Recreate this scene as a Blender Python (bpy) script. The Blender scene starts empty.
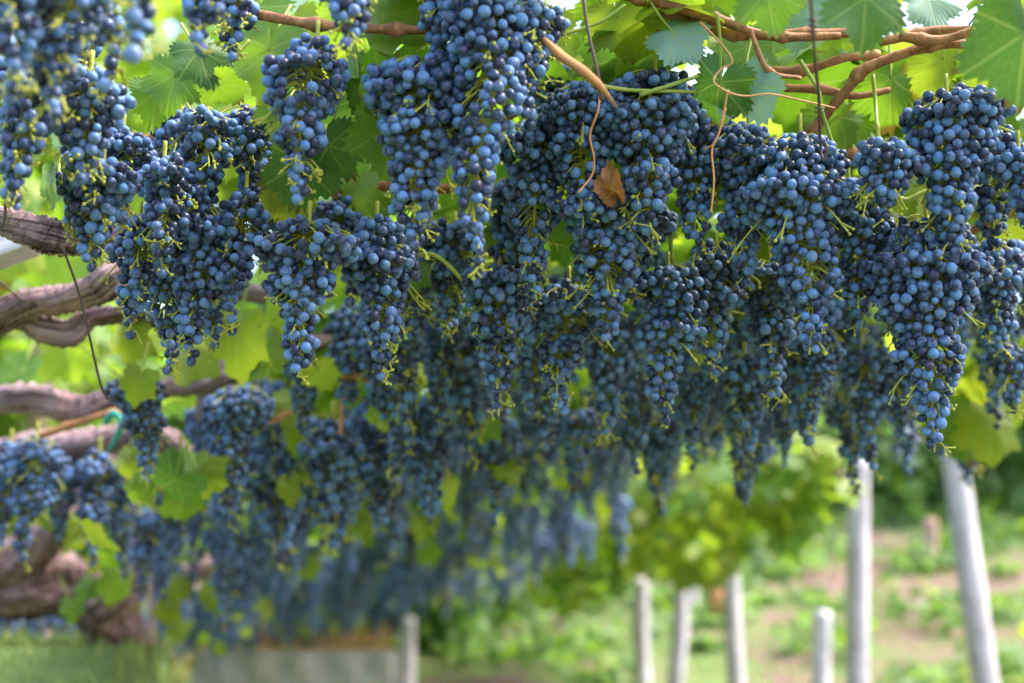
import bpy, math, random
import numpy as np
from mathutils import Matrix, Vector

S = bpy.context.scene
COL = S.collection
R = math.radians

# ------------------------------------------------------------------ camera
CAM_Z = 1.30
cam_d = bpy.data.cameras.new('camera')
cam = bpy.data.objects.new('camera', cam_d)
COL.objects.link(cam)
cam.location = (0, 0, CAM_Z)
cam.rotation_euler = (R(90 + 11.9), 0, R(-2.05))
cam_d.lens = 50
cam_d.sensor_width = 36
cam_d.clip_start = 0.05
cam_d.clip_end = 2000
cam_d.dof.use_dof = True
cam_d.dof.focus_distance = 1.40
cam_d.dof.aperture_fstop = 3.1
cam_d.dof.aperture_blades = 9
S.camera = cam
S.render.resolution_x, S.render.resolution_y = 1024, 683

# ------------------------------------------------------------------ sky and sun
SUN_EL, SUN_AZ = R(54), R(92)          # azimuth measured from +Y towards +X
w = bpy.data.worlds.new('World')
S.world = w
w.use_nodes = True
nt = w.node_tree
sky = nt.nodes.new('ShaderNodeTexSky')
sky.sky_type = 'NISHITA'
sky.sun_disc = False
sky.sun_elevation = SUN_EL
sky.sun_rotation = SUN_AZ
sky.air_density = 1.0
sky.dust_density = 4.0
sky.ozone_density = 1.0
bg = nt.nodes['Background']
bg.inputs['Strength'].default_value = 0.15
nt.links.new(sky.outputs[0], bg.inputs[0])
sd = bpy.data.lights.new('sun', 'SUN')
sd.energy = 1.2
sd.angle = R(12)
sd.color = (1.0, 0.95, 0.86)
sun = bpy.data.objects.new('sun', sd)
COL.objects.link(sun)
sdir = Vector((math.sin(SUN_AZ) * math.cos(SUN_EL), math.cos(SUN_AZ) * math.cos(SUN_EL), math.sin(SUN_EL)))
sun.rotation_euler = (-sdir).to_track_quat('-Z', 'Y').to_euler()
sun.location = sdir * 30
S.view_settings.view_transform = 'Standard'
S.view_settings.look = 'None'
S.view_settings.exposure = 2.6
S.view_settings.gamma = 1
S.view_settings.use_curve_mapping = False
S.cycles.use_denoising = True
S.cycles.max_bounces = 7
S.cycles.diffuse_bounces = 4
S.cycles.glossy_bounces = 2
S.cycles.transmission_bounces = 4
S.cycles.sample_clamp_indirect = 6
S.cycles.use_adaptive_sampling = True
S.cycles.adaptive_threshold = 0.015

# ------------------------------------------------------------------ helpers
rng = np.random.default_rng(11)
CM = Matrix.LocRotScale(cam.location, cam.rotation_euler, None)
CMR = np.array(CM.to_3x3())
FPX = 1024 * 50 / 36
CP = np.array(cam.location)


def P(px, py, d):
    """a world point seen at that place of the photograph, d metres along the view axis"""
    return CP + CMR @ np.array([(px - 512) / FPX * d, -(py - 341.5) / FPX * d, -d])


def tag(o, label=None, cat=None, group=None, kind=None):
    if label: o['label'] = label
    if cat: o['category'] = cat
    if group: o['group'] = group
    if kind: o['kind'] = kind
    return o


def empty(name, loc, label=None, cat=None, group=None):
    o = bpy.data.objects.new(name, None)
    o.empty_display_size = 0.05
    o.location = loc
    COL.objects.link(o)
    return tag(o, label, cat, group)


class MB:
    """collects vertices, faces (3 or 4 corners), a leaf coordinate and a tip value per vertex, a slot per face"""
    def __init__(s):
        s.V, s.T, s.Q, s.TM, s.QM, s.A, s.tip, s.n = [], [], [], [], [], [], [], 0

    def add(s, V, T=None, Q=None, mi=0, luv=None, tip=None):
        V = np.asarray(V, float).reshape(-1, 3)
        if T is not None and len(T):
            T = np.asarray(T, int).reshape(-1, 3); s.T.append(T + s.n); s.TM.append(np.full(len(T), mi))
        if Q is not None and len(Q):
            Q = np.asarray(Q, int).reshape(-1, 4); s.Q.append(Q + s.n); s.QM.append(np.full(len(Q), mi))
        s.V.append(V)
        s.A.append(np.zeros((len(V), 3)) if luv is None else np.asarray(luv, float).reshape(-1, 3))
        s.tip.append(np.zeros(len(V)) if tip is None else np.asarray(tip, float))
        s.n += len(V)
        return s

    def mesh(s, name, mats, smooth=True):
        V = np.concatenate(s.V)
        T = np.concatenate(s.T) if s.T else np.zeros((0, 3), int)
        Q = np.concatenate(s.Q) if s.Q else np.zeros((0, 4), int)
        mi = np.concatenate(s.TM + s.QM)
        m = bpy.data.meshes.new(name)
        m.vertices.add(len(V)); m.vertices.foreach_set('co', V.ravel().astype(np.float32))
        nl = T.size + Q.size
        m.loops.add(nl)
        m.loops.foreach_set('vertex_index', np.concatenate([T.ravel(), Q.ravel()]).astype(np.int32))
        m.polygons.add(len(T) + len(Q))
        st = np.concatenate([np.arange(len(T)) * 3, T.size + np.arange(len(Q)) * 4])
        m.polygons.foreach_set('loop_start', st.astype(np.int32))
        for x in (mats if isinstance(mats, (list, tuple)) else [mats]):
            m.materials.append(x)
        m.polygons.foreach_set('material_index', mi.astype(np.int32))
        m.polygons.foreach_set('use_smooth', np.full(len(T) + len(Q), smooth))
        a = m.attributes.new('luv', 'FLOAT_VECTOR', 'POINT'); a.data.foreach_set('vector', np.concatenate(s.A).ravel().astype(np.float32))
        a = m.attributes.new('tip', 'FLOAT', 'POINT'); a.data.foreach_set('value', np.concatenate(s.tip).astype(np.float32))
        m.update(calc_edges=True); m.validate()
        return m

    def build(s, name, mats, parent=None, smooth=True, loc=None):
        o = bpy.data.objects.new(name, s.mesh(name, mats, smooth))
        COL.objects.link(o)
        if loc is not None: o.location = loc
        if parent is not None:
            o.parent = parent
            if loc is None:
                o.location = -np.array(parent.location)      # the mesh is in world space, the thing has no rotation
        return o


def spline(pts, n=8):
    """a smooth run through the points (Catmull-Rom); works on any number of columns"""
    p = np.asarray(pts, float)
    if len(p) == 2:
        t = np.linspace(0, 1, n + 1)[:, None]
        return p[0] * (1 - t) + p[1] * t
    p = np.vstack([2 * p[0] - p[1], p, 2 * p[-1] - p[-2]])
    out = []
    for i in range(1, len(p) - 2):
        t = np.linspace(0, 1, n, endpoint=False)[:, None]
        a, b, c, d = p[i - 1:i + 3]
        out.append(0.5 * (2 * b + (c - a) * t + (2 * a - 5 * b + 4 * c - d) * t ** 2 + (3 * b - a - 3 * c + d) * t ** 3))
    out.append(p[-2][None])
    return np.vstack(out)


def tube(mb, pts, rad, k=6, mi=0, n=8, rough=0.0, ridges=0, twist=0.0, smoothed=True, seed=0):
    p = np.asarray(pts, float)
    r = np.broadcast_to(np.asarray(rad, float), (len(p),)).reshape(-1, 1)
    c = spline(np.hstack([p, r]), n) if smoothed else np.hstack([p, r])
    p, r = c[:, :3], np.abs(c[:, 3])
    t = np.gradient(p, axis=0)
    t /= np.linalg.norm(t, axis=1, keepdims=True) + 1e-12
    u = np.cross(t[0], [0.31, 0.2, 0.93]); u /= np.linalg.norm(u)
    U = []
    for ti in t:
        u = u - ti * (u @ ti); u /= np.linalg.norm(u) + 1e-12
        U.append(u)
    U = np.array(U); W_ = np.cross(t, U)
    a = np.linspace(0, 2 * np.pi, k, endpoint=False)
    rr = np.repeat(r[:, None], k, 1)
    if rough or ridges:
        s = np.concatenate([[0], np.cumsum(np.linalg.norm(np.diff(p, axis=0), axis=1))])[:, None]
        g = np.random.default_rng(seed + 5)
        mod = np.zeros_like(rr)
        if ridges:
            for q in range(3):
                kk = int(ridges * (0.5 + 0.5 * q)) or 1
                mod += (0.5 / (q + 1)) * np.sin(kk * a[None] + twist * s * (1 + q * .3) + g.uniform(0, 6) + 1.5 * np.sin(s * 13 * (q + 1) + g.uniform(0, 6)))
        mod += 0.5 * np.sin(s * 37 + g.uniform(0, 6) + 2 * np.sin(a[None] + s * 9)) + 0.45 * g.normal(size=rr.shape)
        rr = rr * (1 + rough * mod)
    V = p[:, None] + rr[..., None] * (np.cos(a)[None, :, None] * U[:, None] + np.sin(a)[None, :, None] * W_[:, None])
    m = len(p)
    i, j = np.meshgrid(np.arange(m - 1), np.arange(k), indexing='ij')
    j2 = (j + 1) % k
    Q = np.stack([i * k + j, i * k + j2, (i + 1) * k + j2, (i + 1) * k + j], -1).reshape(-1, 4)
    Vv = np.vstack([V.reshape(-1, 3), p[0] - t[0] * r[0] * .3, p[-1] + t[-1] * r[-1] * .3])
    c0, c1 = m * k, m * k + 1
    jj = np.arange(k)
    T = np.vstack([np.stack([np.full(k, c0), (jj + 1) % k, jj], -1), np.stack([np.full(k, c1), (m - 1) * k + jj, (m - 1) * k + (jj + 1) % k], -1)])
    sl = np.concatenate([[0], np.cumsum(np.linalg.norm(np.diff(p, axis=0), axis=1))])
    r0 = float(np.mean(r)); aa = a[None] + twist * .25 * sl[:, None]
    lu = np.stack([np.cos(aa) * r0, np.sin(aa) * r0, np.repeat(sl[:, None], k, 1)], -1).reshape(-1, 3)
    mb.add(Vv, T=T, Q=Q, mi=mi, luv=np.vstack([lu, [0, 0, 0], [0, 0, sl[-1]]]))
    return mb


def box(mb, c, ux, uy, uz, mi=0):
    c, ux, uy, uz = map(np.asarray, (c, ux, uy, uz))
    V = [c + a * ux + b * uy + d * uz for d in (-1, 1) for b in (-1, 1) for a in (-1, 1)]
    Q = [(0, 2, 3, 1), (4, 5, 7, 6), (0, 1, 5, 4), (2, 6, 7, 3), (0, 4, 6, 2), (1, 3, 7, 5)]
    ln = [np.linalg.norm(v) for v in (ux, uy, uz)]
    lu = [(b * ln[1], d * ln[2], a * ln[0]) for d in (-1, 1) for b in (-1, 1) for a in (-1, 1)]
    return mb.add(V, Q=Q, mi=mi, luv=lu)


def sphere(seg, rings):
    V = [(0, 0, 1)]
    tip = [0.0]
    for i in range(1, rings):
        th = math.pi * i / rings
        for j in range(seg):
            ph = 2 * math.pi * j / seg
            V.append((math.sin(th) * math.cos(ph), math.sin(th) * math.sin(ph), math.cos(th))); tip.append(0.0)
    V.append((0, 0, -1)); tip.append(1.0)
    T, Q = [], []
    for j in range(seg):
        T.append((0, 1 + j, 1 + (j + 1) % seg))
        b = 1 + (rings - 2) * seg
        T.append((len(V) - 1, b + (j + 1) % seg, b + j))
    for i in range(rings - 2):
        for j in range(seg):
            a = 1 + i * seg
            Q.append((a + j, a + seg + j, a + seg + (j + 1) % seg, a + (j + 1) % seg))
    return np.array(V, float), np.array(T), np.array(Q), np.array(tip)


def unit(v):
    v = np.asarray(v, float)
    return v / (np.linalg.norm(v, axis=-1, keepdims=True) + 1e-12)


def frame_from_axis(ax):
    """rotation matrices whose third column is ax"""
    ax = unit(np.atleast_2d(ax))
    h = np.where(np.abs(ax[:, 2:3]) < .9, [[0, 0, 1.]], [[1., 0, 0]])
    u = unit(np.cross(h, ax)); v = np.cross(ax, u)
    return np.stack([u, v, ax], -1)


# ------------------------------------------------------------------ materials
def new_mat(name):
    m = bpy.data.materials.new(name); m.use_nodes = True
    return m, m.node_tree.nodes, m.node_tree.links, m.node_tree.nodes['Principled BSDF']


def mixc(N, L, fac, a, b, mode='MIX'):
    n = N.new('ShaderNodeMix'); n.data_type = 'RGBA'; n.blend_type = mode
    for sock, v in ((n.inputs[0], fac), (n.inputs[6], a), (n.inputs[7], b)):
        if isinstance(v, bpy.types.NodeSocket): L.new(v, sock)
        elif isinstance(v, (int, float)): sock.default_value = v
        else: sock.default_value = (*v, 1)
    return n.outputs[2]


def mth(N, L, op, a, b=0.0, clamp=False):
    n = N.new('ShaderNodeMath'); n.operation = op; n.use_clamp = clamp
    for sock, v in zip(n.inputs, (a, b)):
        if isinstance(v, bpy.types.NodeSocket): L.new(v, sock)
        else: sock.default_value = v
    return n.outputs[0]


def ramp(N, L, x, lo, hi, a=0.0, b=1.0):
    n = N.new('ShaderNodeMapRange'); n.interpolation_type = 'SMOOTHSTEP'
    L.new(x, n.inputs[0])
    for i, v in enumerate((lo, hi, a, b)): n.inputs[i + 1].default_value = v
    return n.outputs[0]


def noise(N, L, scale, detail=3, vec=None, rough=.55, dist=0.0):
    n = N.new('ShaderNodeTexNoise'); n.inputs['Scale'].default_value = scale; n.inputs['Detail'].default_value = detail
    n.inputs['Roughness'].default_value = rough; n.inputs['Distortion'].default_value = dist
    if vec is not None: L.new(vec, n.inputs['Vector'])
    return n.outputs[0]


def own_random(N, L):
    """a number that differs from piece to piece and from object to object"""
    g = N.new('ShaderNodeNewGeometry'); o = N.new('ShaderNodeObjectInfo')
    return mth(N, L, 'FRACT', mth(N, L, 'ADD', g.outputs['Random Per Island'], o.outputs['Random']))


def world_pos(N):
    return N.new('ShaderNodeNewGeometry').outputs['Position']


def grape_material():
    m, N, L, B = new_mat('grape_skin')
    r = own_random(N, L)
    pos = world_pos(N)
    sh = N.new('ShaderNodeVectorMath'); sh.operation = 'ADD'
    L.new(pos, sh.inputs[0])
    cmb = N.new('ShaderNodeCombineXYZ'); L.new(mth(N, L, 'MULTIPLY', r, 9.0), cmb.inputs[0]); L.new(cmb.outputs[0], sh.inputs[1])
    n1 = noise(N, L, 140, 4, sh.outputs[0], .6)
    n2 = noise(N, L, 420, 2, sh.outputs[0], .6)
    r2 = mth(N, L, 'FRACT', mth(N, L, 'MULTIPLY', r, 17.31))
    r3 = mth(N, L, 'FRACT', mth(N, L, 'MULTIPLY', r, 61.7))
    b = mth(N, L, 'ADD', n1, mth(N, L, 'MULTIPLY', n2, .22))
    b = mth(N, L, 'ADD', b, mth(N, L, 'MULTIPLY', mth(N, L, 'SUBTRACT', r2, .5), .42))
    bloom = ramp(N, L, b, .40, .78, .06, 1.0)
    # a few nearly rubbed bare
    bare = ramp(N, L, r3, .86, .96, 1.0, .12)
    bloom = mth(N, L, 'MULTIPLY', bloom, bare)
    c_bloom = mixc(N, L, r3, (0.084, 0.196, 0.420), (0.116, 0.194, 0.395))
    c_skin = mixc(N, L, r2, (0.009, 0.016, 0.046), (0.026, 0.010, 0.036))
    c = mixc(N, L, bloom, c_skin, c_bloom)
    t = N.new('ShaderNodeAttribute'); t.attribute_name = 'tip'
    c = mixc(N, L, ramp(N, L, t.outputs['Fac'], .55, .75), c, (0.045, 0.030, 0.018))
    L.new(c, B.inputs['Base Color'])
    L.new(ramp(N, L, bloom, 0, 1, .30, .60), B.inputs['Roughness'])
    B.inputs['Specular IOR Level'].default_value = .36
    B.inputs['Sheen Weight'].default_value = .14
    B.inputs['Sheen Roughness'].default_value = .4
    B.inputs['Sheen Tint'].default_value = (.62, .78, 1, 1)
    bp = N.new('ShaderNodeBump'); bp.inputs['Strength'].default_value = .08; bp.inputs['Distance'].default_value = .001
    L.new(n2, bp.inputs['Height']); L.new(bp.outputs[0], B.inputs['Normal'])
    return m


def leaf_material(name, ca, cb, ta, tb, blend=.5, dry=0.0, rough=.45):
    """ca..cb the leaf's own colour, ta..tb the colour light takes on passing through it"""
    m, N, L, B = new_mat(name)
    r = own_random(N, L)
    at = N.new('ShaderNodeAttribute'); at.attribute_name = 'luv'
    uv = at.outputs['Vector']
    sx = N.new('ShaderNodeSeparateXYZ'); L.new(uv, sx.inputs[0])
    x, y = sx.outputs[0], sx.outputs[1]
    best = None
    for ang in (90, 38, 142, -22, 202):
        ca_, sa_ = math.cos(R(ang)), math.sin(R(ang))
        al = mth(N, L, 'ADD', mth(N, L, 'MULTIPLY', x, ca_), mth(N, L, 'MULTIPLY', y, sa_))
        ac = mth(N, L, 'ABSOLUTE', mth(N, L, 'SUBTRACT', mth(N, L, 'MULTIPLY', x, sa_), mth(N, L, 'MULTIPLY', y, ca_)))
        main = mth(N, L, 'ADD', ac, mth(N, L, 'MULTIPLY', ramp(N, L, al, -.02, .02, 1, 0), 5.0))
        best = main if best is None else mth(N, L, 'MINIMUM', best, main)
    vein = ramp(N, L, best, .008, .028, 1, 0)
    vo = N.new('ShaderNodeTexVoronoi'); vo.feature = 'DISTANCE_TO_EDGE'; vo.inputs['Scale'].default_value = 8.5
    off = N.new('ShaderNodeVectorMath'); off.operation = 'ADD'; L.new(uv, off.inputs[0])
    cb_ = N.new('ShaderNodeCombineXYZ'); L.new(mth(N, L, 'MULTIPLY', r, 30.0), cb_.inputs[2]); L.new(cb_.outputs[0], off.inputs[1])
    L.new(off.outputs[0], vo.inputs['Vector'])
    small = ramp(N, L, vo.outputs['Distance'], .0, .06, .45, 0)
    vein = mth(N, L, 'MAXIMUM', vein, small)
    nz = noise(N, L, 2.6, 4, off.outputs[0], .6)
    f = mth(N, L, 'ADD', mth(N, L, 'MULTIPLY', r, .65), mth(N, L, 'MULTIPLY', nz, .4), True)
    c = mixc(N, L, f, ca, cb)
    c = mixc(N, L, mth(N, L, 'MULTIPLY', vein, .55), c, (0.24, 0.32, 0.08))
    tc = mixc(N, L, f, ta, tb)
    tc = mixc(N, L, mth(N, L, 'MULTIPLY', vein, .5), tc, (0.30, 0.40, 0.07))
    ln_ = N.new('ShaderNodeVectorMath'); ln_.operation = 'LENGTH'; L.new(uv, ln_.inputs[0])
    rim = mth(N, L, 'MULTIPLY', ramp(N, L, mth(N, L, 'ADD', ln_.outputs['Value'], mth(N, L, 'MULTIPLY', nz, .5)), 1.06, 1.18), ramp(N, L, mth(N, L, 'FRACT', mth(N, L, 'MULTIPLY', r, 7.7)), .45, .7))
    spot = ramp(N, L, noise(N, L, 5.5, 3, off.outputs[0], .7), .70 - dry * .25, .76 - dry * .25)
    spot = mth(N, L, 'MAXIMUM', spot, rim)
    c = mixc(N, L, mth(N, L, 'MULTIPLY', spot, .8), c, (0.13, 0.07, 0.025))
    tc = mixc(N, L, mth(N, L, 'MULTIPLY', spot, .8), tc, (0.16, 0.06, 0.012))
    L.new(c, B.inputs['Base Color'])
    B.inputs['Roughness'].default_value = rough
    B.inputs['Specular IOR Level'].default_value = .35
    bp = N.new('ShaderNodeBump'); bp.inputs['Strength'].default_value = .18; bp.inputs['Distance'].default_value = .002
    L.new(mth(N, L, 'ADD', mth(N, L, 'MULTIPLY', vein, -1.0), mth(N, L, 'MULTIPLY', nz, .5)), bp.inputs['Height'])
    L.new(bp.outputs[0], B.inputs['Normal'])
    tr = N.new('ShaderNodeBsdfTranslucent'); L.new(tc, tr.inputs[0])
    mx = N.new('ShaderNodeMixShader'); mx.inputs[0].default_value = blend
    L.new(B.outputs[0], mx.inputs[1]); L.new(tr.outputs[0], mx.inputs[2])
    L.new(mx.outputs[0], N['Material Output'].inputs[0])
    return m


def stem_material(name, a, b, scale=60, trans=.25, rough=.5):
    m, N, L, B = new_mat(name)
    r = own_random(N, L)
    n = noise(N, L, scale, 3, world_pos(N))
    f = mth(N, L, 'ADD', mth(N, L, 'MULTIPLY', r, .5), mth(N, L, 'MULTIPLY', n, .6), True)
    c = mixc(N, L, f, a, b)
    L.new(c, B.inputs['Base Color']); B.inputs['Roughness'].default_value = rough
    if trans:
        tr = N.new('ShaderNodeBsdfTranslucent'); L.new(c, tr.inputs[0])
        mx = N.new('ShaderNodeMixShader'); mx.inputs[0].default_value = trans
        L.new(B.outputs[0], mx.inputs[1]); L.new(tr.outputs[0], mx.inputs[2]); L.new(mx.outputs[0], N['Material Output'].inputs[0])
    return m


def wood_material(name, dark, light, sc=(60, 60, 6), rough=.85, bump=.6):
    m, N, L, B = new_mat(name)
    tc = N.new('ShaderNodeAttribute'); tc.attribute_name = 'luv'     # runs along the grain
    mp = N.new('ShaderNodeMapping'); mp.inputs['Scale'].default_value = sc
    L.new(tc.outputs['Vector'], mp.inputs[0])
    n1 = noise(N, L, 1.0, 6, mp.outputs[0], .65, .4)
    n2 = noise(N, L, 9, 4, world_pos(N), .6)
    f = ramp(N, L, mth(N, L, 'ADD', mth(N, L, 'MULTIPLY', n1, .7), mth(N, L, 'MULTIPLY', n2, .3)), .36, .64)
    L.new(mixc(N, L, f, dark, light), B.inputs['Base Color'])
    B.inputs['Roughness'].default_value = rough
    B.inputs['Specular IOR Level'].default_value = .2
    bp = N.new('ShaderNodeBump'); bp.inputs['Strength'].default_value = bump; bp.inputs['Distance'].default_value = .006
    L.new(n1, bp.inputs['Height']); L.new(bp.outputs[0], B.inputs['Normal'])
    return m


M = {}
M['grape'] = grape_material()
M['stem'] = stem_material('bunch_stem', (0.30, 0.36, 0.045), (0.55, 0.52, 0.075))
M['petiole'] = stem_material('leaf_stalk', (0.22, 0.33, 0.05), (0.38, 0.42, 0.08))
M['leaf'] = leaf_material('vine_leaf', (0.060, 0.135, 0.020), (0.095, 0.180, 0.025), (0.15, 0.36, 0.015), (0.30, 0.46, 0.018), .48)
M['leaf_yellow'] = leaf_material('vine_leaf_turning', (0.12, 0.20, 0.020), (0.20, 0.24, 0.022), (0.25, 0.44, 0.018), (0.38, 0.46, 0.022), .52, .08)
M['leaf_dark'] = leaf_material('vine_leaf_old', (0.035, 0.105, 0.022), (0.060, 0.140, 0.028), (0.07, 0.22, 0.02), (0.14, 0.28, 0.02), .35)
M['leaf_pale'] = leaf_material('vine_leaf_underside', (0.16, 0.29, 0.24), (0.24, 0.36, 0.31), (0.12, 0.27, 0.07), (0.18, 0.30, 0.10), .28, 0, .55)  # pale leaf underside, with the bluish reflection of the sky put into its colour
M['leaf_dry'] = leaf_material('dry_leaf', (0.20, 0.075, 0.03), (0.30, 0.12, 0.05), (0.30, 0.09, 0.02), (0.42, 0.14, 0.03), .3, .2, .8)
M['leaf_tree'] = leaf_material('bush_leaf', (0.080, 0.165, 0.055), (0.13, 0.21, 0.07), (0.18, 0.40, 0.08), (0.30, 0.48, 0.11), .48)
M['cane'] = wood_material('cane_bark', (0.16, 0.065, 0.025), (0.40, 0.19, 0.085), (90, 90, 90), .6, .3)
M['bark'] = wood_material('vine_bark', (0.032, 0.018, 0.020), (0.45, 0.30, 0.305), (210, 210, 9), .95, 1.0)
M['post'] = wood_material('weathered_post', (0.28, 0.255, 0.285), (0.64, 0.60, 0.655), (120, 120, 4), .85, .5)
M['rust'] = wood_material('orange_post', (0.36, 0.13, 0.06), (0.56, 0.24, 0.12), (30, 30, 4))
M['brown_post'] = wood_material('brown_post', (0.28, 0.17, 0.13), (0.46, 0.32, 0.26), (30, 30, 4))
M['tendril'] = stem_material('tendril', (0.36, 0.13, 0.04), (0.50, 0.24, 0.08), 40, 0)
M['strip'] = wood_material('dry_strip', (0.30, 0.14, 0.055), (0.50, 0.27, 0.12), (60, 60, 60), .8, .4)
M['wire'] = stem_material('dark_wire', (0.045, 0.030, 0.028), (0.10, 0.065, 0.055), 30, 0, .6)
M['teal'] = stem_material('teal_plastic', (0.02, 0.26, 0.20), (0.03, 0.34, 0.26), 20, .3, .4)
M['pinktie'] = stem_material('pink_tie', (0.50, 0.20, 0.16), (0.62, 0.30, 0.22), 20, .2, .5)
M['tree_bark'] = wood_material('tree_bark', (0.05, 0.035, 0.025), (0.16, 0.11, 0.08), (20, 20, 5))
M['grassy'] = stem_material('grass_blade', (0.13, 0.22, 0.035), (0.32, 0.36, 0.09), 3, .35)
M['drygrass'] = stem_material('dry_grass', (0.36, 0.22, 0.08), (0.55, 0.38, 0.16), 3, .3)


def ground_material():
    m, N, L, B = new_mat('ground')
    pos = world_pos(N)
    big = noise(N, L, .55, 4, pos, .6); mid = noise(N, L, 3.0, 5, pos, .65); fine = noise(N, L, 26, 5, pos, .7)
    soil = mixc(N, L, fine, (0.115, 0.062, 0.05), (0.25, 0.155, 0.125))
    grass = mixc(N, L, mid, (0.055, 0.12, 0.022), (0.15, 0.205, 0.05))
    sx = N.new('ShaderNodeSeparateXYZ'); L.new(pos, sx.inputs[0])
    bias = ramp(N, L, sx.outputs[0], -1.6, .2, .22, .02)             # grassier on the terrace side
    f = ramp(N, L, mth(N, L, 'ADD', mth(N, L, 'ADD', mth(N, L, 'MULTIPLY', big, .5), mth(N, L, 'MULTIPLY', mid, .5)), bias), .44, .58)
    L.new(mixc(N, L, f, soil, grass), B.inputs['Base Color'])
    B.inputs['Roughness'].default_value = .95
    bp = N.new('ShaderNodeBump'); bp.inputs['Strength'].default_value = .8; bp.inputs['Distance'].default_value = .05
    L.new(fine, bp.inputs['Height']); L.new(bp.outputs[0], B.inputs['Normal'])
    return m


def stone_material():
    m, N, L, B = new_mat('stone')
    pos = world_pos(N)
    vo = N.new('ShaderNodeTexVoronoi'); vo.inputs['Scale'].default_value = 5; L.new(pos, vo.inputs['Vector'])
    n = noise(N, L, 14, 5, pos, .65)
    c = mixc(N, L, n, (0.25, 0.21, 0.205), (0.46, 0.40, 0.385))
    hs = N.new('ShaderNodeHueSaturation'); hs.inputs['Saturation'].default_value = .35; L.new(c, hs.inputs['Color'])
    L.new(hs.outputs[0], B.inputs['Base Color']); B.inputs['Roughness'].default_value = .9
    return m


M['ground'] = ground_material(); M['stone'] = stone_material()


# ------------------------------------------------------------------ the lie of the land
def smooth(x, a, b):
    t = np.clip((x - a) / (b - a), 0, 1)
    return t * t * (3 - 2 * t)


def ground_z(x, y):
    x = np.asarray(x, float); y = np.asarray(y, float)
    right = np.interp(y, [-400, 0, 3, 6, 7.6, 8.4, 10, 12, 14, 20, 25, 60, 200, 700], [-20, 0, .15, .55, .86, 1.12, 1.65, 2.35, 3.0, 4.9, 6.3, 15, 42, 65])
    left = np.interp(y, [-400, 0, 3, 6, 8, 12, 16, 25, 60, 200, 700], [-20, 0, 1.28, 1.345, 1.37, 1.44, 1.6, 2.4, 8, 34, 60])
    mid = np.interp(y, [-400, 0, 3, 6, 7.2, 7.5, 8, 12, 16, 25, 60, 200, 700], [-20, 0, .05, .35, .5, 1.1, 1.22, 1.36, 1.6, 2.9, 9, 36, 60])
    ed = np.interp(y, [0, 3.3, 4.2, 5.6], [-.66, -.66, -1.0, -1.50])
    wl = 1 - smooth(x, ed, ed + .15)
    wr = smooth(x, .0, 1.6)
    z = mid * (1 - wl) * (1 - wr) + left * wl + right * wr * (1 - wl)
    return z + .05 * np.sin(x * 1.7 + .4) * np.sin(y * 1.3) * np.clip((y - 8) / 4, 0, 1) + .015 * np.sin(x * 5.1) * np.sin(y * 4.3)


gx = np.sign(np.linspace(-1, 1, 181)) * np.abs(np.linspace(-1, 1, 181)) ** 3 * 600
gx = np.unique(np.concatenate([gx, np.linspace(-6, 8, 141)]))
gy = np.unique(np.concatenate([np.linspace(-6, 20, 209), 20 + np.linspace(0, 1, 60) ** 2 * 680, -6 - np.linspace(0, 1, 30) ** 2 * 400]))
X, Y = np.meshgrid(gx, gy, indexing='ij')
Zg = ground_z(X, Y)
nx, ny = X.shape
i, j = np.meshgrid(np.arange(nx - 1), np.arange(ny - 1), indexing='ij')
Q = np.stack([i * ny + j, (i + 1) * ny + j, (i + 1) * ny + j + 1, i * ny + j + 1], -1).reshape(-1, 4)
g = MB().add(np.stack([X, Y, Zg], -1).reshape(-1, 3), Q=Q).build('ground', M['ground'])
tag(g, 'rough ground of grass and reddish soil rising to a slope', None, None, 'structure')


# ------------------------------------------------------------------ leaves
def leaf_radius(th):
    """outline of a vine leaf, th measured from the tip (0) to the stalk (pi)"""
    a = np.abs(th)
    r = np.interp(a, np.radians([0, 12, 24, 34, 46, 56, 70, 84, 96, 112, 126, 140, 155, 168, 176, 180]),
                  [1.0, .91, .78, .71, .82, .90, .80, .64, .62, .71, .71, .62, .54, .42, .20, .06])
    return r


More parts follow.
